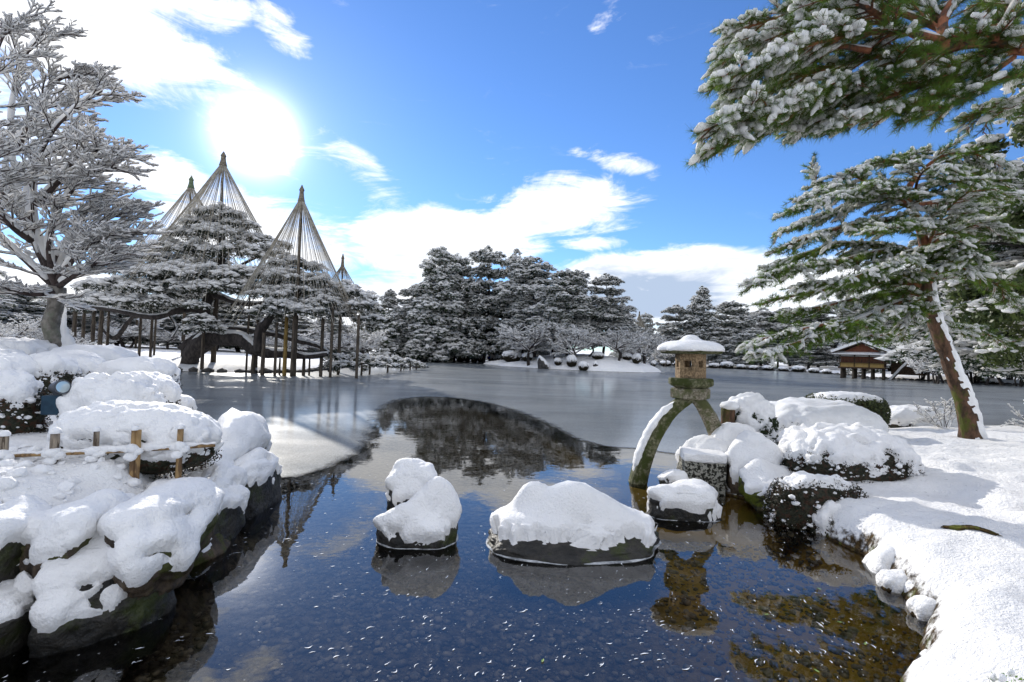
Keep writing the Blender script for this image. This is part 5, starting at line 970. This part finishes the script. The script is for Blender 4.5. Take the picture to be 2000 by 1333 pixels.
# ------------------------------------------------------------------ near pines with needles, twigs and snow fingers
def near_pine(root, limbs, r_, step, blen, tstep, tlen, nneed, nlen, nwid, srad, snowp, droop, bark, tuftmat, limb_r=(.09, .02), fan=1.0, bstart=.2, seglist=None, hang=0., nfl=1., bias=None, snowfn=None):
    cr, sn, bk = MB(), MB(), MB(); tw = []; tb = []
    for q, (ra, rb), sp in limbs:
        K = len(q); m_ = MB(); limb(m_, q, [ra, (ra + rb) / 2, rb], 9, 30, .06); m_.build('limb', bark, root, True)
        sq = resample(q, 40); rr = np.linspace(ra, rb, 40); rs_ = rr * .75 * (1 + .5 * vnoise(sq * 5, 9)); V, F = tubes((sq + np.stack([rr * 0, rr * 0, rr * .8], 1))[None], rs_[None], 7, True); sn.add(V, F)
        L_ = np.linalg.norm(np.diff(q, axis=0), axis=1).sum(); nb = int(L_ * (1 - bstart) / step)
        for i in range(nb):
            t = bstart + (1 - bstart) * (i + r_.random()) / nb; f = t * (K - 1); k = min(int(f), K - 2); s = q[k] + (q[k + 1] - q[k]) * (f - k); dd = unit(q[k + 1] - q[k])
            side = unit(np.cross(dd, (0, 0, 1)) + 1e-6) * (1 if i % 2 else -1); d = dd * r_.uniform(.5, 1.2) + side * r_.uniform(.3, 1.1) * fan + np.array((0, 0, r_.normal() * .12 - droop * .3))
            if bias is not None: d = d + np.array(bias)
            d = unit(d); ln = blen * r_.uniform(.6, 1.2) * (1.2 - .75 * t) * sp; p = [s]
            for j in range(5): d = unit(d + r_.normal(size=3) * .09 - np.array((0, 0, droop * .12))); p.append(p[-1] + d * ln / 5)
            p = np.array(p); tb.append((p, np.linspace(.016, .005, 6) * (ra / .06) ** .4))
            nt_ = int(ln / tstep)
            for j in range(nt_):
                u = .12 + .88 * (j + r_.random()) / nt_; g_ = u * 5; kk = min(int(g_), 4); s2 = p[kk] + (p[kk + 1] - p[kk]) * (g_ - kk); d2 = unit(p[kk + 1] - p[kk]); sd2 = unit(np.cross(d2, (0, 0, 1)) + 1e-6) * (1 if j % 2 else -1)
                e = unit(d2 + sd2 * r_.uniform(.1, .9) + np.array((0, 0, r_.normal() * .18 + .12))); tw.append((s2, e, tlen * r_.uniform(.6, 1.25)))
    P0 = np.array([a for a, _, _ in tw]); D0 = np.array([b for _, b, _ in tw]); L0 = np.array([c for _, _, c in tw])
    Pt = P0[:, None] + D0[:, None] * (np.array([0, .5, 1.])[None, :, None] * L0[:, None, None]); bk.add(*tubes(Pt, np.broadcast_to(np.array([.006, .005, .003]), (len(Pt), 3)), 3)); bk.add(*tubes(np.array([p for p, _ in tb]), np.array([r for _, r in tb]), 4))
    n = len(P0); i = np.repeat(np.arange(n), nneed); u = r_.uniform(.35, 1.05, len(i)); base = P0[i] + D0[i] * (L0[i] * u)[:, None]
    dr = D0[i] * .75 + unit(r_.normal(size=(len(i), 3))) * .85 + np.array((0, 0, .1 - hang)); cr.add(*blades(base, dr, nlen * r_.uniform(.65, 1.1, len(i)), nwid))
    pn = fbm(P0 * 1.2, 2, 3); sf = np.full(n, snowp) if snowfn is None else snowfn(P0); keep = r_.random(n) < np.clip(sf + pn * .9 * (sf > .2), 0, 1); A = P0[keep]; B = D0[keep]; LL = L0[keep] * 1.15; K = 6; t = np.linspace(-.25, 1.15, K)
    Q = A[:, None] + B[:, None] * (t[None, :, None] * LL[:, None, None]); sr = srad * r_.uniform(.6, 1.35, (len(A), 1)) * np.array([.35, .8, 1., 1.05, .9, .35])[None] * r_.uniform(.8, 1.2, (len(A), K)); Q[..., 2] += sr * .75 + .004
    V, F = tubes(Q, sr, 5, True); V = V + srad * .38 * np.stack([vnoise(V / srad * .45, k) for k in range(3)], 1); sn.add(V, F)
    pb = np.array([p for p, _ in tb]); sfb = snowp if snowfn is None else snowfn(pb[:, 2]); kb = r_.random(len(pb)) < np.clip(sfb + .1 + .8 * fbm(pb[:, 2] * 1.2, 2, 3), 0, 1); pb = pb[kb]; sr = srad * .8 * r_.uniform(.7, 1.2, pb.shape[:2]); pb = pb + np.array((0, 0, 1)) * (sr * .8)[..., None]; V, F = tubes(pb, sr, 5, True); sn.add(V + srad * .4 * np.stack([vnoise(V / srad * .5, k) for k in range(3)], 1), F)
    bk.build('twigs', bark, root, False); cr.build('needles', tuftmat, root); sn.build('snow', SNOWB, root, True)
    return n
def lims(spec, Y0):
    out = []
    for pts, ys, rr, sp in spec:
        q = [P(x, y, yy) for (x, y), yy in zip(pts, np.interp(np.linspace(0, 1, len(pts)), np.linspace(0, 1, len(ys)), ys))]; out.append((resample(q, 10), rr, sp))
    return out
hp = thing('leaning_red_pine', 'leaning red-barked pine on the right bank with drooping snow-loaded branches', 'pine tree')
tpts = [(1899, 842), (1888, 800), (1868, 745), (1848, 690), (1826, 630), (1812, 570), (1812, 515), (1800, 455), (1780, 405), (1770, 380), (1790, 345), (1830, 315)]
YB = 11.6; b0 = P(1899, 838, YB); gb = gz(b0.x, YB); tq = [P(x, y, YB) for x, y in tpts]; tq[0].z = min(tq[0].z, gb) - .15
tp = resample(tq, 90); rad = np.interp(np.linspace(0, 1, 90), [0, .06, .2, .4, .6, .8, 1], [.26, .20, .165, .14, .11, .08, .045])
for nm, a, b, mt in (('trunk', 0, 44, BARKM), ('upper_trunk', 43, 90, BARKR)):
    V, F = tubes(tp[a:b][None], rad[a:b][None], 26, False); cen = np.repeat(tp[a:b], 26, 0); rel = V - cen; sc_ = V * np.array((1, 1, .45)) * 9; crk = np.clip(worley(sc_, 3) - .25, 0, 1); V = cen + rel * (1.02 - .16 * (1 - crk) ** 3 + .10 * fbm(V * 2.5, 3, 7))[:, None]; MB().add(V, F).build(nm, mt, hp, True)
    if nm == 'trunk':      # snow plastered on the upper side of the leaning trunk
        g_ = np.array([(1., -.35, .35)]); nn = unit(rel); cov = nn @ unit(g_)[0] - .42 + 1.5 * fbm(V * np.array((11, 11, 20)), 4, 21); cov = cov - .55 * sstep((.35 - (V[:, 2] - gb) / 3.2)); sh_ = V + nn * (np.where(cov > 0, .045 * np.sqrt(np.clip(cov * 2, 0, 1)), -.012))[:, None]; MB().add(sh_, F[0] if isinstance(F, list) else F).build('trunk_snow', SNOW, hp, True)
spec = [([(1822, 610), (1770, 590), (1700, 615), (1660, 628), (1580, 640), (1470, 668)], [11.6, 11, 10.2], (.075, .02), 1.), ([(1700, 615), (1640, 640), (1570, 665), (1490, 690)], [11.0, 10.4, 9.8], (.04, .015), .8), ([(1810, 560), (1720, 548), (1620, 565), (1500, 588)], [11.6, 12.2, 12.6], (.06, .02), 1.), ([(1810, 545), (1740, 535), (1650, 545), (1560, 560)], [11.6, 11, 10.6], (.05, .015), .9),
    ([(1812, 515), (1740, 490), (1640, 510), (1540, 525), (1474, 552)], [11.6, 11, 10.4], (.06, .018), 1.), ([(1812, 500), (1730, 480), (1640, 478), (1560, 500), (1500, 520)], [11.6, 12, 12.3], (.055, .018), .9), ([(1800, 450), (1740, 430), (1660, 440), (1590, 460), (1530, 482)], [11.6, 11, 10.5], (.055, .015), .9),
    ([(1778, 405), (1710, 385), (1640, 410), (1580, 430), (1525, 452)], [11.6, 11.8, 11.8], (.055, .015), .9), ([(1772, 390), (1700, 365), (1620, 385), (1540, 415)], [11.6, 10.8, 10.4], (.05, .014), .9), ([(1775, 385), (1720, 352), (1650, 372), (1598, 365), (1584, 322)], [11.6, 12, 12], (.045, .008), .55), ([(1700, 360), (1660, 345), (1600, 375), (1560, 388)], [11.6, 11.4, 11.2], (.035, .012), .7),
    ([(1790, 345), (1760, 320), (1710, 315), (1670, 335)], [11.6, 11.6, 11.4], (.04, .012), .7), ([(1800, 335), (1840, 305), (1900, 300), (1955, 325)], [11.6, 11.2, 11], (.045, .015), .8), ([(1830, 315), (1830, 300), (1790, 298), (1740, 312)], [11.6, 12, 12.2], (.035, .012), .7), ([(1815, 480), (1870, 450), (1920, 440), (1990, 455)], [11.6, 11, 10.8], (.05, .015), .9), ([(1790, 400), (1860, 390), (1920, 375), (1980, 385)], [11.6, 12, 12.4], (.05, .015), .9),
    ([(1815, 540), (1870, 520), (1930, 545), (1985, 590)], [11.6, 12, 12.2], (.045, .015), .9), ([(1825, 600), (1850, 640), (1900, 640), (1960, 670)], [11.6, 12.4, 12.8], (.04, .012), .7), ([(1822, 620), (1800, 600), (1780, 610), (1740, 650), (1700, 655)], [11.6, 11.2, 11], (.045, .012), .7), ([(1822, 610), (1790, 590), (1770, 630), (1750, 660)], [11.6, 12.4, 13], (.035, .012), .7),
    ([(1812, 520), (1770, 500), (1720, 520), (1660, 545)], [11.6, 10.4, 9.6], (.045, .012), .8), ([(1800, 440), (1790, 430), (1750, 440), (1700, 450)], [11.6, 10.6, 9.8], (.045, .012), .8), ([(1812, 500), (1850, 480), (1880, 490), (1900, 500)], [11.6, 10.8, 10.2], (.04, .012), .8), ([(1780, 390), (1810, 370), (1850, 350), (1890, 350)], [11.6, 10.8, 10.4], (.04, .012), .8), ([(1812, 560), (1780, 560), (1740, 575), (1700, 585)], [11.6, 12.6, 13.4], (.04, .012), .9), ([(1812, 470), (1850, 440), (1890, 410), (1950, 400)], [11.6, 12.6, 13.4], (.04, .012), .9),
    ([(1812, 480), (1830, 440), (1860, 400), (1900, 370)], [11.6, 10.9, 10.2], (.04, .012), .9), ([(1790, 400), (1790, 360), (1810, 330), (1850, 325)], [11.6, 10.9, 10.3], (.035, .012), .9), ([(1790, 410), (1760, 390), (1730, 370), (1690, 360)], [11.6, 10.9, 10.3], (.035, .012), .9), ([(1812, 530), (1820, 500), (1840, 480), (1870, 470)], [11.6, 10.8, 10.2], (.035, .012), .9), ([(1815, 560), (1830, 530), (1860, 520), (1900, 530)], [11.6, 10.9, 10.2], (.035, .012), .9), ([(1840, 310), (1870, 330), (1910, 345), (1950, 350)], [11.6, 11.4, 11.2], (.03, .012), .8),
    ([(1818, 585), (1770, 572), (1690, 580), (1600, 600), (1530, 610)], [11.6, 11.6, 11.6], (.045, .012), .9)]
n1_ = near_pine(hp, lims(spec, YB), np.random.default_rng(3), .075, .74, .055, .15, 26, .13, .0095, .035, .36, .45, BARKR, NEED, bstart=.10)
op = thing('overhanging_pine', 'near pine reaching in from the upper right with long red limbs and green needles', 'pine tree')
tq = [Vector((6.7, 5.6, gz(6.7, 5.6) - .2)), Vector((6.5, 5.5, 2.2)), Vector((6.35, 5.3, 4.2)), Vector((6.0, 5.2, 5.6)), Vector((5.6, 5.3, 6.6))]; m_ = MB(); limb(m_, tq, [.26, .22, .18, .15, .08], 18, 50, .10); m_.build('trunk', BARKR, op, True)
spec = [([(2180, 60), (2050, 75), (1850, 84), (1720, 140), (1590, 185), (1480, 235), (1395, 285)], [5.3, 5.2, 5.0, 4.8], (.085, .012), 1.), ([(1850, 84), (1760, 62), (1640, 72), (1520, 110), (1400, 165)], [5.05, 4.9, 4.7], (.04, .012), 1.), ([(1850, 86), (1770, 135), (1640, 185), (1520, 195), (1405, 235)], [5.05, 5.3, 5.4], (.04, .012), 1.), ([(1845, 60), (1740, 20), (1640, 10), (1540, 30), (1430, 62)], [5.3, 5.8, 6.2], (.04, .012), 1.1),
    ([(2100, 120), (1980, 100), (1880, 145), (1760, 180), (1650, 220), (1555, 255)], [5.2, 5.4, 5.5], (.045, .012), .9), ([(2080, 150), (1960, 150), (1860, 200), (1790, 220)], [5.2, 5.0, 4.9], (.035, .01), .7), ([(1842, 86), (1845, 30), (1890, -40), (1900, -90)], [5.05, 5.2, 5.4], (.055, .02), .9), ([(1940, 78), (1975, 20), (2000, -60)], [5.1, 5.2], (.05, .02), .9), ([(1720, 140), (1640, 165), (1560, 215), (1470, 270)], [5.0, 5.2, 5.3], (.03, .01), .9), ([(1590, 195), (1520, 215), (1450, 220), (1400, 245)], [4.9, 4.7, 4.6], (.025, .01), .8),
    ([(1850, 84), (1760, 100), (1650, 125), (1560, 150), (1470, 190)], [5.05, 5.6, 6.0], (.035, .01), 1.), ([(1800, 75), (1720, 45), (1620, 45), (1500, 75), (1410, 115)], [5.1, 5.4, 5.7], (.035, .01), 1.1), ([(1980, 112), (1900, 165), (1800, 195), (1700, 220), (1620, 245)], [5.3, 5.2, 5.1], (.03, .01), .9), ([(1840, 60), (1800, 0), (1720, -40), (1640, -60)], [5.2, 5.6, 6.], (.035, .01), 1.1),
    ([(1760, 62), (1700, 20), (1620, -20), (1560, -50)], [5., 4.9, 4.9], (.035, .012), 1.), ([(1700, 100), (1600, 90), (1500, 130), (1430, 190)], [5., 5.1, 5.1], (.03, .01), .9), ([(1880, 165), (1820, 150), (1740, 170), (1680, 210)], [5.4, 5.8, 6], (.03, .01), .9), ([(1960, 150), (1900, 140), (1850, 110), (1780, 105)], [5.4, 6, 6.4], (.03, .01), 1.), ([(1890, -40), (1820, -30), (1740, -10), (1680, 30)], [5.4, 5.6, 5.8], (.03, .01), 1.), ([(2000, -60), (1960, -20), (1930, 30), (1950, 60)], [5.3, 5.8, 6.2], (.03, .01), 1.), ([(2080, 150), (2020, 190), (1950, 205), (1890, 235)], [5.3, 5.8, 6.1], (.03, .01), .9)]
lo = lims(spec, 5); q0 = np.concatenate([[np.array(tq[3])], lo[0][0][1:]]); lo[0] = (resample(q0, 14), (.11, .012), 1.)
n2_ = near_pine(op, lo, np.random.default_rng(4), .034, .50, .042, .10, 30, .105, .0042, .032, .40, .26, BARKR, NEED, bstart=.18, snowfn=lambda p: .10 + .62 * sstep((.76 - p[:, 0] / p[:, 1]) / .22) * sstep((p[:, 2] - 3.9 - (.66 - p[:, 0] / p[:, 1]) * -1.5) / .8 + .55))
print('tufts', n1_, n2_)

# broad-leaved evergreens at the right edge
def leafy(name, label, loc, H, Rr, seed, n=26000, ls=.09, nc=60, low=.15):
    r_ = np.random.default_rng(seed); root = thing(name, label, 'evergreen tree', loc); tr, cr, sn = MB(), MB(), MB(); limb(tr, [(0, 0, -.3), (.1, .1, H * .4), (0, .2, H * .85)], [.28, .2, .06], 8, 12); cc = []
    for i in range(nc):
        t = low + (1 - low) * r_.random() ** .9; a = r_.uniform(0, 6.28); e = Rr * math.sqrt(max(.05, 1 - ((t - .4) / .62) ** 2)) * r_.uniform(.35, 1.); c = np.array((math.cos(a) * e, math.sin(a) * e, t * H)); cc.append(c)
        if i % 2: limb(tr, [(0, 0, t * H * .8), c * .5 + np.array((0, 0, t * H * .45)), c], [.07, .04, .015], 4, 6, cap=False)
    cc = np.array(cc); s = Rr * r_.uniform(.16, .30, nc); i = r_.integers(0, nc, n); d = unit(r_.normal(size=(n, 3))); pos = cc[i] + d * (s[i] * r_.uniform(.4, 1.05, n))[:, None] * np.array((1, 1, .7)); cr.add(*leaves(pos, ls * r_.uniform(.6, 1.2, n), d * .6 + r_.normal(size=(n, 3)) * .5, .45))
    m = nc * 26; i = r_.integers(0, nc, m); d = unit(r_.normal(size=(m, 3))); d[:, 2] = np.abs(d[:, 2]) * .8 + .1; pos = cc[i] + d * s[i][:, None] * np.array((1, 1, .75)); z = ls * r_.uniform(.8, 2.0, m); sn.add(*blobs(pos, np.stack([z * 1.2, z, z * .45], 1), 1, .25))
    tr.build('trunk', BARK, root, True); cr.build('crown', LEAFG, root); sn.build('snow', SNOWB, root); return root
for lb, px, yt, D, wpx, n in [('green broad-leaved evergreen dusted with snow at the right picture edge, front one', 2110, 150, 14, 420, 34000), ('darker broad-leaved evergreen on the far bank right of the leaning trunk', 1940, 470, 84, 240, 26000), ('green broad-leaved evergreen on the far bank at the right edge', 2020, 520, 80, 200, 26000)]:
    if n: t = P(px, yt, D); b = gz(t.x, D); leafy('evergreen_tree', lb, (t.x, D, max(b, 0)), t.z - b, wpx * D / 2000, int(px), n, .05 + D * .0035, 80)
# sapling by the pine
r_ = np.random.default_rng(12); c = P(1845, 805, 14.5); zb = gz(c.x, 14.5); sp_ = thing('snowy_sapling', 'small bare bush with snow on its twigs behind the leaning trunk', 'snowy shrub', (c.x, 14.5, zb)); out = []
for i, d in enumerate([(-1.2, -.2, .75), (-.9, .2, 1.), (-.3, 0, 1.5), (.1, .1, 1.6), (.5, 0, 1.4), (-1.5, 0, .45), (-.6, -.3, 1.2), (.9, .1, 1.1)]): grow(r_, (i * .03 - .1, 0, -.05), np.array(d, float), r_.uniform(.7, 1.05), .012, 0, out, .6, .4, (5, 4), .45, .1, 5, .1, .005)
bk, sn = MB(), MB(); branch_mesh(out, bk, sn, r_, 6, 1.6, .02, .04, .7, .0); bk.build('branches', TWIG, sp_); sn.build('snow', SNOWB, sp_, True)
c = P(2000, 800, 13.5); zb = gz(c.x, 13.5); sp2 = thing('snowy_sapling', 'few snowy twigs poking in at the right edge above the bank', 'snowy shrub', (c.x + .3, 13.5, zb)); out = []
for i, d in enumerate([(-1.2, -.2, .35), (-.9, .2, .6), (-.3, 0, 1.), (-1.5, 0, .2)]): grow(r_, (0, 0, .1), np.array(d, float), r_.uniform(.5, .75), .012, 0, out, .6, .4, (4, 3), .45, .1, 5, .1, .005)
bk, sn = MB(), MB(); branch_mesh(out, bk, sn, r_, 6, 1.6, .02, .04, .7, .0); bk.build('branches', TWIG, sp2); sn.build('snow', SNOWB, sp2, True)
# grass tuft in the lower right corner
c = G(1985, 1318, .5); gt = thing('grass_tuft', 'green and brown leafy tuft poking through snow at the lower right corner', 'grass tuft', (c.x, c.y, gz(c.x, c.y))); n = 70; b = rng.normal(0, .05, (n, 3)) * np.array((1, 1, .1)); m_ = MB(); m_.add(*blades(b, rng.normal(size=(n, 3)) * np.array((1, 1, .3)) + np.array((-.3, 0, .9)), rng.uniform(.06, .14, n), .005)); m_.build('blades', LEAFG, gt)
m_ = MB(); m_.add(*leaves(rng.normal(0, .05, (120, 3)) * np.array((1, 1, .5)) + np.array((0, 0, .05)), .012)); m_.build('leaves', PLEAF, gt); m_ = MB(); m_.add(*blobs(rng.normal(0, .06, (14, 3)) * np.array((1, 1, .3)) + np.array((0, 0, .05)), .022, 2, .1)); m_.build('snow', SNOW, gt, True)['kind'] = 'stuff'

# ------------------------------------------------------------------ tea house over the water
HD = 88.; hc = P(1690, 735, HD); ht = thing('tea_house', 'wooden tea house on stilts over the lake with snow on its gabled roof', 'tea house', (hc.x + .3, HD + 1, 0), R(-38))
def hpart(name, c, s, m, parent=None, **k): b = MB(); box(b, c, s, **k); return b.build(name, m, parent or ht)
WX, WY = 6.2, 7.0; zf = 1.75; ze = 4.55; zr = 6.1            # gable side along x, long side along y; local -y faces front left
for x in (-2.9, -1.2, .1, 1.4, 2.9):
    for y in (-3.3, -1.1, 1.1, 3.3): m_ = MB(); limb(m_, [(x, y, -.4), (x, y, .8), (x, y, zf)], [.17, .15, .14], 8, 4); m_.build('stilt', POST, ht, True)
hpart('floor_beam', (0, 0, zf + .12), (WX + .5, WY + .5, .24), WOODD); hpart('lower_wall', (0, 0, zf + .6), (WX - .1, WY - .1, .7), OCHRE); hpart('deck', (0, 0, zf + 1.0), (WX + .9, WY + .9, .10), WOODD)
hpart('wall', (0, 0, zf + 1.9), (WX - .3, WY - .3, 1.75), WOODD)
for x in (-3.1, -1.03, 1.03, 3.1): hpart('post', (x, -WY / 2, zf + 1.55), (.14, .14, 2.5), WOODD)
for y in (-1.17, 1.17, 3.5): hpart('post', (WX / 2, y, zf + 1.55), (.14, .14, 2.5), WOODD)
yf = -WY / 2 + .13
for k, x in enumerate((-2.05, 0, 2.05)):
    hpart('shoji_panel', (x, yf, zf + 2.25), (1.85, .05, .42), PAPER)
    for j in range(9): hpart('slat', (x - .84 + j * .21, yf - .01, zf + 1.5), (.15, .06, .95), WOODR)
xf = WX / 2 - .13
hpart('ochre_panel', (xf, -2.3, zf + 1.85), (.06, 1.7, 1.5), OCHRE); hpart('shoji_panel', (xf, 0, zf + 2.2), (.06, 2.0, .45), PAPER); hpart('shoji_panel', (xf, 2.3, zf + 2.2), (.06, 2.0, .45), PAPER)
for z in (1.25, 1.55): hpart('railing', (0, -WY / 2 - .38, zf + z), (WX + .8, .06, .06), WOODD); hpart('railing', (WX / 2 + .38, 0, zf + z), (.06, WY + .8, .06), WOODD)
for t in np.linspace(-1, 1, 9): hpart('railing_post', (t * (WX / 2 + .35), -WY / 2 - .38, zf + 1.3), (.07, .07, .6), WOODD); hpart('railing_post', (WX / 2 + .38, t * (WY / 2 + .35), zf + 1.3), (.07, .07, .6), WOODD)
def slab(name, pts, th, m, parent=None):
    pts = np.array(pts, float); n = unit(np.cross(pts[1] - pts[0], pts[2] - pts[0])); n = n if n[2] > 0 else -n; V = np.concatenate([pts, pts + n * th]); k = len(pts); F = [np.array([list(range(k)), list(range(k, 2 * k))])] if k == 4 else [np.array([[0, 1, 2], [3, 4, 5]])]
    F.append(np.array([[j, (j + 1) % k, (j + 1) % k + k, j + k] for j in range(k)])); b = MB(); b.add(V, F); return b.build(name, m, parent or ht)
ox, oy = WX / 2 + 1.1, WY / 2 + 1.2
rf = slab('roof', [(-ox, -oy, ze - .3), (0, -oy, zr), (0, oy, zr), (-ox, oy, ze - .3)], .12, WOODD); slab('roof', [(ox, -oy, ze - .3), (0, -oy, zr), (0, oy, zr), (ox, oy, ze - .3)], .12, WOODD)
for sg in (-1, 1): slab('roof_snow', [(sg * (ox + .05), -oy - .03, ze - .19), (0, -oy - .03, zr + .13), (0, oy + .03, zr + .13), (sg * (ox + .05), oy + .03, ze - .19)], .42, SNOW, rf)
hpart('ridge', (0, 0, zr + .42), (.5, oy * 2 - .4, .34), WOODD); hpart('ridge_snow', (0, 0, zr + .66), (.6, oy * 2 - .3, .2), SNOW)
b = MB(); b.add([(-WX / 2, yf - .1, ze - .25), (WX / 2, yf - .1, ze - .25), (0, yf - .1, zr - .12), (-WX / 2, yf + .1, ze - .25), (WX / 2, yf + .1, ze - .25), (0, yf + .1, zr - .12)], [np.array([[0, 1, 2], [3, 5, 4]]), np.array([[0, 3, 4, 1], [1, 4, 5, 2], [2, 5, 3, 0]])]); b.build('gable_wall', WOODR, ht)
slab('pent_roof', [(-ox, yf - 1.1, ze - .55), (ox, yf - 1.1, ze - .55), (ox, yf - .05, ze - .2), (-ox, yf - .05, ze - .2)], .08, WOODD); slab('pent_snow', [(-ox - .03, yf - 1.15, ze - .46), (ox + .03, yf - 1.15, ze - .46), (ox + .03, yf - .05, ze - .11), (-ox - .03, yf - .05, ze - .11)], .14, SNOW)
an = thing('tea_house_annex', 'low snow-roofed annex half hidden right of the tea house', 'annex', (hc.x + 9.5, HD + 3, 0), R(-38)); b = MB(); box(b, (0, 0, 2.2), (4.5, 5, 2.6)); b.build('wall', WOODD, an); slab('roof', [(-3, -3.2, 3.3), (3, -3.2, 3.3), (3, 0, 4.6), (-3, 0, 4.6)], .12, WOODD, an); slab('roof', [(-3, 3.2, 3.3), (3, 3.2, 3.3), (3, 0, 4.6), (-3, 0, 4.6)], .12, WOODD, an); slab('roof_snow', [(-3, -3.25, 3.43), (3, -3.25, 3.43), (3, 0, 4.73), (-3, 0, 4.73)], .2, SNOW, an)
a, b = P(1736, 742, 86), P(1795, 690, 83); lo_ = thing('leaning_pole', 'snow-covered pole slanting out of the lake right of the tea house', 'pole', (a.x, 86, 0)); m_ = MB(); q = [(0, 0, -.4), ((b.x - a.x) / 2, -1.5, (b.z - a.z) / 2), (b.x - a.x, -3, b.z)]; limb(m_, q, [.2, .19, .17], 8, 10); m_.build('pole', POST, lo_, True); m_ = MB(); limb(m_, [(x, y, z + .2) for x, y, z in q], [.24, .24, .2], 8, 16, .08); m_.build('snow', SNOW, lo_, True)




# ------------------------------------------------------------------ person in blue on the middle bank
pc = P(955, 690, 124); gzp = max(gz(pc.x, 124), .1); pr = thing('person', 'person in a blue jacket standing behind the round shrubs of the middle bank', 'person', (pc.x, 124, gzp), .4)
def skin(name, verts, edges, radii, m, parent, root=0):
    me = bpy.data.meshes.new(name); me.from_pydata(verts, edges, []); o = bpy.data.objects.new(name, me); C.objects.link(o); md = o.modifiers.new('s', 'SKIN'); sv = me.skin_vertices[0].data
    for k, r_ in enumerate(radii): sv[k].radius = (r_, r_ * .8)
    sv[root].use_root = True; o.modifiers.new('d', 'SUBSURF').levels = 1; me.materials.append(m); o.parent = parent; return o
skin('body', [(0, 0, .92), (0, 0, 1.15), (0, 0, 1.42), (0, 0, 1.52), (0, -.02, 1.64), (0, -.02, 1.74), (.2, 0, 1.42), (.25, 0, 1.15), (.24, -.08, .9), (-.2, 0, 1.42), (-.25, 0, 1.15), (-.24, -.08, .9), (.1, 0, .86), (.11, 0, .48), (.11, .02, .07), (.11, -.1, .04), (-.1, 0, .86), (-.11, 0, .48), (-.11, .02, .07), (-.11, -.1, .04)],
    [(0, 1), (1, 2), (2, 3), (3, 4), (4, 5), (2, 6), (6, 7), (7, 8), (2, 9), (9, 10), (10, 11), (0, 12), (12, 13), (13, 14), (14, 15), (0, 16), (16, 17), (17, 18), (18, 19)], [.15, .15, .15, .06, .11, .08, .07, .055, .04, .07, .055, .04, .09, .07, .05, .04, .09, .07, .05, .04], SKIN, pr)
skin('jacket', [(0, 0, .84), (0, 0, 1.15), (0, 0, 1.43), (.21, 0, 1.42), (.26, 0, 1.15), (.25, -.08, .95), (-.21, 0, 1.42), (-.26, 0, 1.15), (-.25, -.08, .95)], [(0, 1), (1, 2), (2, 3), (3, 4), (4, 5), (2, 6), (6, 7), (7, 8)], [.20, .20, .19, .09, .08, .06, .09, .08, .06], CLOTH, pr)
skin('trousers', [(0, 0, .92), (.1, 0, .84), (.11, 0, .48), (.11, .02, .1), (-.1, 0, .84), (-.11, 0, .48), (-.11, .02, .1)], [(0, 1), (1, 2), (2, 3), (0, 4), (4, 5), (5, 6)], [.16, .11, .09, .075, .11, .09, .075], DARKC, pr)
V, F = ico(2); MB().add(V * np.array((.125, .135, .11)) + np.array((0, .0, 1.74)), F).build('hat', DARKC, pr, True)
print('script', time.time() - T0, 'tris', sum(sum(len(p.vertices) - 2 for p in m.polygons) for m in bpy.data.meshes))
